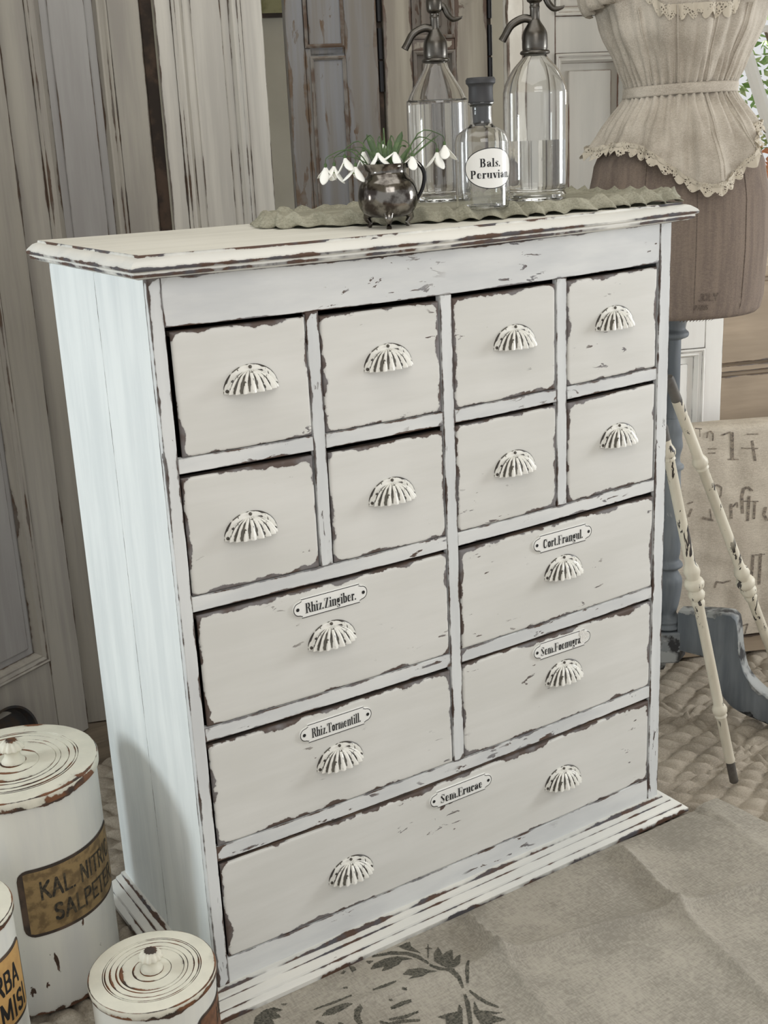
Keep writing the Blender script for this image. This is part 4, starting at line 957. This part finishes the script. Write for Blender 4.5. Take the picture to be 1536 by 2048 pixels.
for k in range(3):
    a = radians(-90 + 120 * k); mb = MB(); c_, s_ = cos(a), sin(a)
    mb.tube([(.034 * c_, .034 * s_, .024), (.040 * c_, .040 * s_, .015), (.034 * c_, .034 * s_, .007), (.037 * c_, .037 * s_, .0018)], [.0095, .006, .0032, .0045], 8); mb.build('foot', M_silver, root, smooth=60)

def petal(L, Wd, bend):
    mb = MB(); rows = []; nl = 10; nw = 6
    for i in range(nl + 1):
        t = i / nl; w = Wd * sin(pi * min(1, t * .92 + .06)) ** .75 * (.45 + .75 * t) * .95; a = bend * t
        row = []
        for j in range(nw + 1):
            s = (j / nw - .5) * 2; row.append((s * w, -L * (t * sin(.25 + a * .6)) - .0 + (1 - s * s) * -w * .45, -L * t * cos(.25 + a * .5)))
        rows.append(row)
    mb.grid(rows); return mb
pet = petal(.024, .0078, .55); mp_ = None
cup = MB(); cup.lathe([(.0018, 0), (.0042, -.004), (.0050, -.009), (.0046, -.0115)], n=14, caps=False)
cup.lathe([(.00475, -.0108), (.0050, -.0092)], n=14, m=1, caps=False, fn=lambda a, q, z: q * 1.04)
ova = MB(); ova.lathe([(.0003, .006), (.0018, .0055), (.0028, .003), (.0024, .0), (.0012, -.001)], n=10, caps=False)
jn = Vector((-.51, -.80, .3)).normalized()
proto = {}
mouth = J + Vector((0, 0, .094))
FL = [(651, 334, .03, -.5, .5, 'lowest at far left'), (668, 332, .02, .9, .2, 'second from the left with open petals'), (690, 316, .03, .2, -.3, 'above the left pair with petals spread'), (711, 333, .035, .4, .1, 'hanging against the left side of the jug'),
      (727, 303, .0, .0, .0, 'half closed bud behind the left flowers'), (755, 305, .04, .7, -.2, 'over the left of the jug rim'), (790, 303, .045, .1, .3, 'over the middle of the jug rim with long petals'), (824, 312, .04, -.2, .2, 'over the right of the jug rim'),
      (767, 288, -.02, 0, 0, 'small white one standing highest at the back'), (874, 304, .01, .3, .1, 'hanging right of the jug handle, inner one'), (889, 290, .01, -.4, -.2, 'farthest right on a long arching stem')]
for k, (u, v, dep, rz, tilt, where) in enumerate(FL):
    H = at_plane(u, v, J + jn * dep, jn)
    root = thing('snowdrop', 'white snowdrop flower ' + where, 'flower', H, 0, 'snowdrops in the silver jug')
    root.rotation_euler = (tilt * .5, tilt * .4, rz + CAMX)
    Mi = (Matrix.Translation(H) @ root.rotation_euler.to_matrix().to_4x4()).inverted()
    out = Vector((H.x - mouth.x, H.y - mouth.y, 0)); 
    mid = mouth + out * .55 + Vector((0, 0, max(.012, (H.z - mouth.z) * .9 + .022)))
    st0 = mouth + out * .12 - Vector((0, 0, .03))
    mb = MB(); mb.tube([Mi @ st0, Mi @ mid, Mi @ (H + Vector((0, 0, .016)) - out * .06), Mi @ (H + Vector((0, 0, .005)))], [.0011, .0010, .0007, .0006], 6); mb.build('stem', M_green, root, smooth=60)
    if not proto:
        proto['o'] = ova.build('ovary', M_green, root, smooth=60); proto['c'] = cup.build('inner_cup', [M_petal, M_pgreen], root, smooth=60); proto['p'] = pet.build('outer_petal', M_petal, root, smooth=180)
        q = proto['p'].modifiers.new('petal_thickness', 'SOLIDIFY'); q.thickness = .0004
        objs = [proto['o'], proto['c']]; P0 = proto['p']
    else:
        for key in 'oc':
            c = proto[key].copy(); COL.objects.link(c); c.parent = root
        P0 = proto['p'].copy(); COL.objects.link(P0); P0.parent = root
    spread = -.15 if 'bud' in where or 'small' in where else R_.uniform(.02, .34)
    sc = .85 if 'small' in where else R_.uniform(1.1, 1.32)
    for m in range(3):
        q = P0 if m == 0 else P0.copy()
        if m: COL.objects.link(q); q.parent = root
        q.rotation_euler = Matrix.Rotation(2.094 * m + .3, 3, 'Z').to_4x4().to_3x3().__matmul__(Matrix.Rotation(-spread * R_.uniform(.7, 1.2), 3, 'X')).to_euler(); q.scale = (sc, sc, sc)
LV = [((804, 262), .0, .0075), ((733, 268), .0, .007), ((757, 282), -.01, .006), ((780, 276), -.01, .007), ((872, 272), .0, .003), ((880, 268), .0, .0022), ((866, 262), .01, .002), ((700, 300), .02, .004), ((655, 318), .02, .002), ((823, 290), .01, .006), ((742, 290), .0, .005), ((812, 295), .02, .007), ((768, 292), .02, .006)]
for k, ((u, v), dep, w) in enumerate(LV):
    T = at_plane(u, v, J + jn * dep, jn); root = thing('snowdrop_leaf', ('broad green snowdrop leaf rising from the silver jug' if w > .0045 else 'thin green grass blade arching out of the silver jug'), 'leaf', mouth - Vector((0, 0, .03)), 0, 'broad green leaves in the silver jug' if w > .0045 else 'thin grass blades in the silver jug')
    mb = MB(); rows = []; b = Vector((0, 0, 0)); t_ = T - root.location; side = Vector((.84, -.54, 0))
    o_ = Vector((t_.x, t_.y, 0))
    for i in range(13):
        t = i / 12; p = o_ * (t ** 1.4 * .75 + t * .25) + Vector((0, 0, t_.z * (t if t_.z > .06 else sin(t * pi * .62) / sin(pi * .62)))) ; ww = w * (2.3 if w > .0045 else 1.5) * (1 - t) ** .45 * (.5 + t)
        rows.append([p - side * ww * .5, p + Vector((.15, .25, 0)) * ww * .5, p + side * ww * .5])
    mb.grid(rows); q = mb.build('leaf_blade', M_green, root, smooth=180); so = q.modifiers.new('leaf_thickness', 'SOLIDIFY'); so.thickness = .0006

# ------------------------------------------------------------------ dress form
MX, MY = 1.371, .345
form = thing('dress_form', 'brown linen dress form on a turned grey-blue pedestal right of the cabinet', 'dress form', (MX, MY, 0), CAMX)
TS = [(.953, .150, .125), (.955, .176, .146), (.963, .184, .153), (.99, .190, .158), (1.10, .195, .162), (1.20, .193, .160), (1.27, .180, .150), (1.34, .145, .124), (1.418, .106, .092), (1.47, .117, .100), (1.546, .150, .124), (1.62, .172, .136), (1.70, .168, .122), (1.76, .13, .095), (1.80, .062, .060), (1.88, .054, .052), (1.885, .03, .03)]
def tsec(z):
    for a, b in zip(TS, TS[1:]):
        if a[0] <= z <= b[0]:
            t = (z - a[0]) / (b[0] - a[0]); t2 = t if a[0] < .97 else t * t * (3 - 2 * t) * .4 + t * .6; return a[1] + (b[1] - a[1]) * t2, a[2] + (b[2] - a[2]) * t2
    return TS[-1][1:] if z > 1.8 else TS[0][1:]
def tpt(th, z, o=0): w, d = tsec(z); return Vector(((w + o) * sin(th), -(d + o) * cos(th), z))     # th=0 faces the room
zs_ = sorted(set([t[0] for t in TS] + [.97 + i * .02 for i in range(46)]))
mb = MB(); mb.grid([[tpt(-2 * pi * i / 72, z) for i in range(72)] for z in zs_], cv=True); mb.f = [f for f in mb.f]
mb.face([i for i in range(72)]); mb.face([len(mb.v) - 72 + i for i in range(72)][::-1])
def stamp(x, y, l): return tpt(.02 + x / .19, 1.004 + y, .0008 + l)
i0 = len(mb.v)
put_text(mb, 'JOLY', lambda x, y, l: stamp(x + .030, y, l), width=.044, height=.015, mat=1, sans=True, off=.0006)
put_text(mb, 'PARIS', lambda x, y, l: stamp(x + .016, y - .021, l), width=.030, height=.010, mat=1, sans=True, off=.0006)
for k in range(11): put_text(mb, '.', lambda x, y, l: stamp(x - .024 + k * .0085, y - .036, l), width=.0050, height=.035, mat=1, sans=True, off=.0006)
mb.build('torso', [M_torso, M_torsop], form, smooth=50)
for th_ in (.02, .62, -.55):
    ms = MB(); ms.tube([tpt(th_, z, .0003) for z in [.958 + .02 * i for i in range(23)]], .0009, 5, smooth=0); ms.build('seam', M_torsop, form, smooth=60)
mb = MB()
mb.lathe(smooth_prof([(.010, .196), (.036, .200), (.0385, .206), (.034, .212), (.037, .219), (.030, .226), (.024, .232), (.0235, .24), (.029, .262), (.034, .30), (.034, .322), (.0255, .338), (.024, .346), (.034, .353), (.034, .360), (.027, .368), (.026, .376), (.0285, .40), (.0275, .50), (.024, .585), (.030, .592), (.030, .600), (.0225, .607), (.022, .625), (.027, .645), (.0245, .668), (.0255, .690), (.019, .712), (.0168, .725), (.0165, .885), (.018, .892), (.031, .898), (.0325, .907), (.026, .914), (.026, .922), (.032, .950), (.03, .954)], 3), n=40, eds=None)
mb.build('turned_pole', M_blue, form, smooth=50)
mb = MB(); mb.lathe([(.010, .116), (.045, .118), (.048, .122), (.048, .192), (.045, .1965), (.010, .197)], n=6, eds=[.003, .002, .0004, .0004, .0008, .004]); mb.build('base_block', M_blue, form, smooth=20)
LA = radians(-66)
ld = Vector((cos(LA), sin(LA), 0)); lnn = Vector((-ld.y, ld.x, 0)); MP = Vector((MX, MY, 0))
def rz_(u, v): p = at_plane(u, v, MP, lnn); return ((p - MP).dot(ld), p.z)
up = [rz_(1425, 1228), rz_(1462, 1222), rz_(1478, 1240), rz_(1484, 1300), rz_(1497, 1345), rz_(1536, 1385)]
lo = [rz_(1420, 1306), rz_(1432, 1318), rz_(1442, 1370), rz_(1472, 1410), rz_(1536, 1440)]
up = [(.036, up[0][1])] + up[1:]; lo = [(.036, lo[0][1])] + lo[1:]
ue, le = up[-1], lo[-1]
end = ue[0] + .06
up += [(end - .012, max(.028, ue[1] - .022)), (end, .020), (end + .004, .010)]; lo = [q for q in lo if q[1] > .004]; lo += [(end - .03, .002), (end, .0005), (end + .004, .004)]
def resamp(P, n=26):
    P = smooth_prof(P, 6); L = [0]
    for a, b in zip(P, P[1:]): L.append(L[-1] + sqrt((a[0] - b[0]) ** 2 + (a[1] - b[1]) ** 2))
    out = []; j = 0
    for k in range(n):
        s = L[-1] * k / (n - 1)
        while j < len(L) - 2 and L[j + 1] < s: j += 1
        t = (s - L[j]) / max(1e-9, L[j + 1] - L[j]); out.append((P[j][0] + (P[j + 1][0] - P[j][0]) * t, P[j][1] + (P[j + 1][1] - P[j][1]) * t))
    return out
U_, L_ = resamp(up), resamp(lo)
for k in range(3):
    a = LA + k * 2.094 - CAMX; c_, s_ = cos(a), sin(a); mb = MB(); rows = []; E = []
    for (ur, uz), (lr, lz_) in zip(U_, L_):
        f = .6 if k == 1 else 1     # the leg towards the chest is only as long as the room allows
        T_ = .019; sec = []
        for (rr, zz, yy) in ((lr, lz_, -T_), (lr, lz_ + .004, -T_ - .002), ((ur + lr) / 2, (uz + lz_) / 2, -T_ - .002), (ur, uz - .004, -T_ - .002), (ur, uz, -T_ + .002), (ur, uz, T_ - .002), (ur, uz - .004, T_ + .002), ((ur + lr) / 2, (uz + lz_) / 2, T_ + .002), (lr, lz_ + .004, T_ + .002), (lr, lz_, T_)):
            rr = .036 + (rr - .036) * f; sec.append((rr * c_ - yy * s_, rr * s_ + yy * c_, zz))
        rows.append(sec); E.append([.0, .001, .01, .001, .0, .0, .001, .01, .001, .0])
    mb.grid(rows, cv=True, eds=E); n_ = 10; mb.face(list(range(n_))[::-1]); mb.face([len(mb.v) - n_ + i for i in range(n_)])
    mb.build('leg', M_blue, form, smooth=40)

bl_ = thing('camisole', 'ivory cotton camisole with lace hem tied at the waist of the dress form', 'camisole', (MX, MY, 0), CAMX)
def hem(th):
    a = math.atan2(sin(th), cos(th)); f = radians(7)
    return 1.318 + .030 * ss(.4, 1.3, a) - .088 * exp(-((a - f) / .50) ** 2) - .012 * exp(-((a + 1.45) / .30) ** 2) - .03 * (1 - ss(.0, 1.2, pi - abs(a))) 
def topc(th): a = abs(math.atan2(sin(th), cos(th))); return 1.585 + .15 * ss(.35, 1.1, a)
WZ = 1.418
def bo(th, z):
    d = WZ - z
    if d > 0: o = .0035 + .020 * ss(-.01, .13, d); amp = .014 * ss(.0, .12, d); g = .0042 * (1 - ss(.03, .12, d))
    else: o = .0035 + .010 * ss(0, .06, -d); amp = .0090 * ss(0, .10, -d); g = .0040 * (1 - ss(.02, .10, -d))
    o += amp * (sin(11 * th + 2.2 * nz(th * 2, z * 5, 1)) * .6 + 1.1 * nz(th * 7, z * 4, 2)) + g * sin(46 * th + 4 * nz(th * 5, z * 10, 4)) + .0016 * nz(th * 30, z * 30, 5)
    return o
nT, nZ = 260, 84; rows = []
for j in range(nZ + 1):
    t = j / nZ; rows.append([tpt(2 * pi * i / nT, hem(2 * pi * i / nT) + (topc(2 * pi * i / nT) - hem(2 * pi * i / nT)) * t, 0) for i in range(nT)])
    rows[-1] = [tpt(2 * pi * i / nT, p.z, bo(2 * pi * i / nT, p.z)) for i, p in enumerate(rows[-1])]
mb = MB(); mb.grid([r[::-1] for r in rows], cv=True); q = mb.build('bodice', M_blouse, bl_, smooth=180); so = q.modifiers.new('cloth_thickness', 'SOLIDIFY'); so.thickness = .001
# scalloped lace along the hem and the neckline
def lace(zf, hgt, sgn, n=420, th0=0, th1=2 * pi, closed=True, out=.002):
    mb = MB(); rows = []
    for k in range(7):
        t = k / 6; row = []
        for i in range(n if closed else n + 1):
            th = th0 + (th1 - th0) * i / n; z0_ = zf(th); sc = .55 + .45 * abs(sin(th * 24))
            z = z0_ + sgn * hgt * (t * sc) - sgn * .004; row.append(tpt(th, z, bo(th, z0_) + out + .0035 * t + .0028 * t * sin(th * 58 + 3 * nz(th * 8, 1))))
        rows.append(row)
    mb.grid([r[::-1] for r in rows] if sgn > 0 else rows, cv=closed); return mb
lace(hem, .026, -1).build('lace_hem', M_lace, bl_, smooth=180)
lace(hem, .010, 1, out=.0045).build('hem_band', M_lace, bl_, smooth=180)
lace(lambda th: topc(th) - .012, .030, -1, out=.004).build('neck_lace', M_lace, bl_, smooth=180)
mb = MB(); rows = []
for k in range(7):
    t = k / 6; rows.append([tpt(2 * pi * i / 120, WZ - .0105 + .021 * t + .0035 * sin(2 * pi * i / 120 + .8) + .0010 * nz(i * .3, t * 3), .0085 + .003 * sin(pi * t) + .001 * nz(i * .25, t * 2, 4)) for i in range(120)])
mb.grid([r[::-1] for r in rows], cv=True); q = mb.build('waist_ribbon', M_blouse, bl_, smooth=180); so = q.modifiers.new('cloth_thickness', 'SOLIDIFY'); so.thickness = .001
for th_ in (-.30, -.245, .20, .25, .64, .69, -.72):
    for za, zb in ((None, 1.404), (1.432, 1.575)):
        z0_ = (hem(th_) + .006) if za is None else za
        mb = MB(); mb.tube([tpt(th_ * (1 + .25 * (abs(z - WZ) > .06)) if 0 else th_, z, bo(th_, z) + .0016) for z in [z0_ + (zb - z0_) * i / 14 for i in range(15)]], .0017, 6, smooth=0); mb.build('tuck_seam', M_blouse, bl_, smooth=60)
for sx in (-1, 1):
    mb = MB(); rows = []
    for k in range(8):
        t = k / 7; row = []
        for i in range(61):
            a = -1.25 + 2.5 * i / 60; th = sx * (pi / 2) + a * .55
            z = 1.655 - .010 * abs(a) ** 2 - t * (.088 - .030 * abs(a)); row.append(tpt(th, max(z, 1.50), .012 + .030 * sin(t * 2.2) + .010 * t * sin(a * 16 + 2 * nz(a * 3, 2)) + .004 * nz(a * 9, t * 4)))
        rows.append(row)
    mb.grid(rows); q = mb.build('sleeve_ruffle', M_lace if 0 else M_blouse, bl_, smooth=180); so = q.modifiers.new('cloth_thickness', 'SOLIDIFY'); so.thickness = .001

# ------------------------------------------------------------------ bed-rail rods leaning on the cabinet side
def rod(label, A, Bt, knobs, tipv, topv):
    "A floor end, Bt top end; knobs = [(v pixel, kind)]"
    A = Vector(A); Bt = Vector(Bt); L = (Bt - A).length; root = thing('cast_iron_rod', label, 'rod', A, 0, 'chipped cream iron rods')
    def sv(v):
        lo, hi = -.3, 1.3
        for _ in range(40):
            m = (lo + hi) / 2
            if px(A.lerp(Bt, m))[1] > v: lo = m
            else: hi = m
        return lo * L
    q = (Bt - A).to_track_quat('Z', 'Y').to_matrix().to_4x4()
    r0 = .0105; z_ = [(r0 * .9, 0.003), (r0 * .96, .006)]
    mb = MB(); t0 = sv(tipv); t1 = sv(topv)
    prof = [(r0, t0), (r0 * 1.08, t0 + .004), (r0, t0 + .010)]
    big = [(-.055, 1.0), (-.048, 1.22), (-.042, 1.32), (-.036, 1.1), (-.030, 1.5), (-.022, 1.65), (-.016, 1.35), (-.012, 1.25), (-.007, 1.75), (.002, 1.95), (.009, 1.7), (.013, 1.25), (.019, 1.35), (.028, 1.6), (.038, 1.45), (.046, 1.1), (.052, 1.0)]
    small = [(-.018, 1.0), (-.014, 1.25), (-.009, 1.1), (-.004, 1.42), (.003, 1.5), (.009, 1.3), (.013, 1.1), (.017, 1.0)]
    for v, kd in sorted(knobs, reverse=True):
        s = sv(v); prof += [(r0 * k, s + d) for d, k in (big if kd == 'B' else small)]
    prof += [(r0, t1)]; mb.lathe(prof, n=28, caps=True); mb.xform(q); mb.build('painted_shaft', M_pole, root, smooth=50)
    mb = MB(); mb.lathe([(r0 * .75, .001), (r0 * .9, .003), (r0 * .9, t0 + .002)], n=20); mb.xform(q); mb.build('end_tip', M_tip, root, smooth=50)
    mb = MB(); mb.lathe([(r0 * .97, t1 - .002), (r0 * .97, L - .008), (r0 * .8, L - .002), (r0 * .3, L)], n=20); mb.xform(q); mb.build('end_tip', M_tip, root, smooth=50)
rod('chipped cream iron rod standing nearest the cabinet corner', (1.206, -.023, .001), (1.016, .028, .812), [(1420, 'S'), (1168, 'B'), (905, 'S')], 1522, 880)
rod('chipped cream iron rod crossing in front of the grain sack', (1.514, .054, .001), (1.016, .016, .905), [(1165, 'B'), (925, 'S')], 1380, 800)

# ------------------------------------------------------------------ chest with grain sack, dresser
CB = Vector((1.527, .504, 0)); CA = math.atan2(-.439, .898)
ch = thing('wooden_chest', 'low wooden chest almost hidden under the printed grain sack', 'chest', CB, CA)
mb = MB(); mb.box(-.20,   .62, .020, .080, .05, .600, bev=.003); mb.build('body', M_dresser, ch)
mb = MB(); mb.box(-.21, .63, .012, .082, .001, .050, bev=.003); mb.build('plinth', M_dresser, ch)
mb = MB(); mb.box(-.21, .63, .010, .084, .600, .618, bev=.004); mb.build('chest_lid', M_dresser, ch)
def sy(x, z): return -.006 - .006 * nz(x * 7, z * 4, 1) - .0035 * nz(x * 22, z * 7, 2) - .0028 * nz(x * 9 + z * 20, z * 16, 3) - .002 * (1 - z / .62)
mb = MB(); rows = []; sx0, sx1 = -.16, .58; nx = 150
path = [(.080, .6215), (.065, .6225), (.045, .623), (.025, .6245), (.008, .622), (-.002, .614)]
for k in range(len(path) + 110):
    row = []
    for i in range(nx + 1):
        x = sx0 + (sx1 - sx0) * i / nx
        if k < len(path): y, z = path[k]; z += .0014 * nz(x * 15, y * 15) + .001; 
        else:
            z = .606 - (.606 - (.062 + .004 * nz(x * 9, 1))) * (k - len(path)) / 109; y = sy(x, z) if z < .585 else sy(x, .585) * (1 - (z - .585) / .06)
        row.append((x, y, z))
    rows.append(row)
mb.grid(rows)
CD = Vector((cos(CA), sin(CA), 0)); CN = Vector((-sin(CA), cos(CA), 0))
def sp(x, y):
    p = at_plane(1330 + x / 4.267, 840 + y / 4.267, CB - CN * .006, CN) - CB; return p.dot(CD), p.z
SK = [([(575, 112), (577, 330)], 28, 10), ([(540, 336), (626, 338)], 8, 10), ([(490, 130), (560, 106)], 8, 10), ([(655, 240), (795, 244)], 6, 9), ([(745, 180), (770, 345)], 20, 8), ([(700, 122), (800, 122)], 6, 8),
      ([(255, 70), (312, 76)], 6, 8), ([(295, 80), (297, 140)], 8, 6), ([(357, 150), (365, 108), (390, 96), (410, 120), (408, 175)], 14, 8), ([(368, 246), (440, 246)], 5, 9), ([(368, 282), (428, 282)], 5, 9),
      ([(658, 790), (652, 650), (668, 590), (700, 570), (735, 600)], 24, 10), ([(712, 650), (700, 852)], 24, 10), ([(640, 690), (790, 690)], 6, 8), ([(760, 700), (752, 835)], 20, 10), ([(557, 715), (557, 830)], 22, 10), ([(575, 735), (610, 700), (615, 740)], 10, 8),
      ([(850, 740), (835, 800), (860, 845), (900, 850)], 24, 8), ([(410, 565), (440, 550), (478, 575), (470, 640), (450, 670)], 12, 10), ([(320, 832), (400, 850)], 14, 18), ([(380, 760), (388, 835)], 10, 8), ([(470, 730), (490, 790)], 16, 8),
      ([(748, 1150), (738, 1380)], 22, 8), ([(812, 1140), (805, 1400)], 24, 8), ([(735, 1150), (845, 1142)], 6, 8), ([(425, 1425), (438, 1380), (500, 1388), (555, 1370)], 10, 12), ([(665, 1752), (705, 1740), (680, 1825)], 8, 10), ([(225, 760), (200, 820)], 14, 10), ([(190, 715), (235, 700)], 8, 10)]
for pts, w, h in SK:
    fine = []
    for a, b in zip(pts, pts[1:]):
        m = max(1, int(max(abs(a[0] - b[0]), abs(a[1] - b[1])) / 14)); fine += [(a[0] + (b[0] - a[0]) * k / m, a[1] + (b[1] - a[1]) * k / m) for k in range(m)]
    fine.append(pts[-1])
    for poly in stroke_polys(fine, w, h):
        ids = []
        for p in poly:
            X_, Z_ = sp(*p); ids.append(mb.vert((X_, sy(X_, Z_) - .0012, Z_)))
        mb.face(ids[::-1] if 0 else ids, 1)
q = mb.build('grain_sack', [M_sack, M_sackp], smooth=180, loc=CB, rotz=CA)
tag(q, 'beige hemp grain sack with faded printing draped over the chest', 'grain sack')

dr_ = thing('pine_dresser', 'scrubbed pine dresser behind the grain sack below the window', 'dresser', W0, AW)
mb = MB(); mb.box(1.56, 2.40, .062, .40, -.018, .955, bev=.003); mb.build('carcass', M_dresser, dr_)
mb = MB(); mb.box(1.55, 2.42, .050, .41, .955, .985, bev=.006); mb.build('dresser_top', M_dresser, dr_)
for za, zb in ((.735, .945), (.40, .700), (.06, .37)):
    mb = MB(); mb.box(1.60, 2.36, .050, .075, za, zb, bev=.003); mb.build('drawer_front', M_dresser, dr_)
mb = MB(); mb.box(1.57, 2.39, .043, .066, .712, .730, bev=.004); mb.build('dresser_rail', M_dresser, dr_)
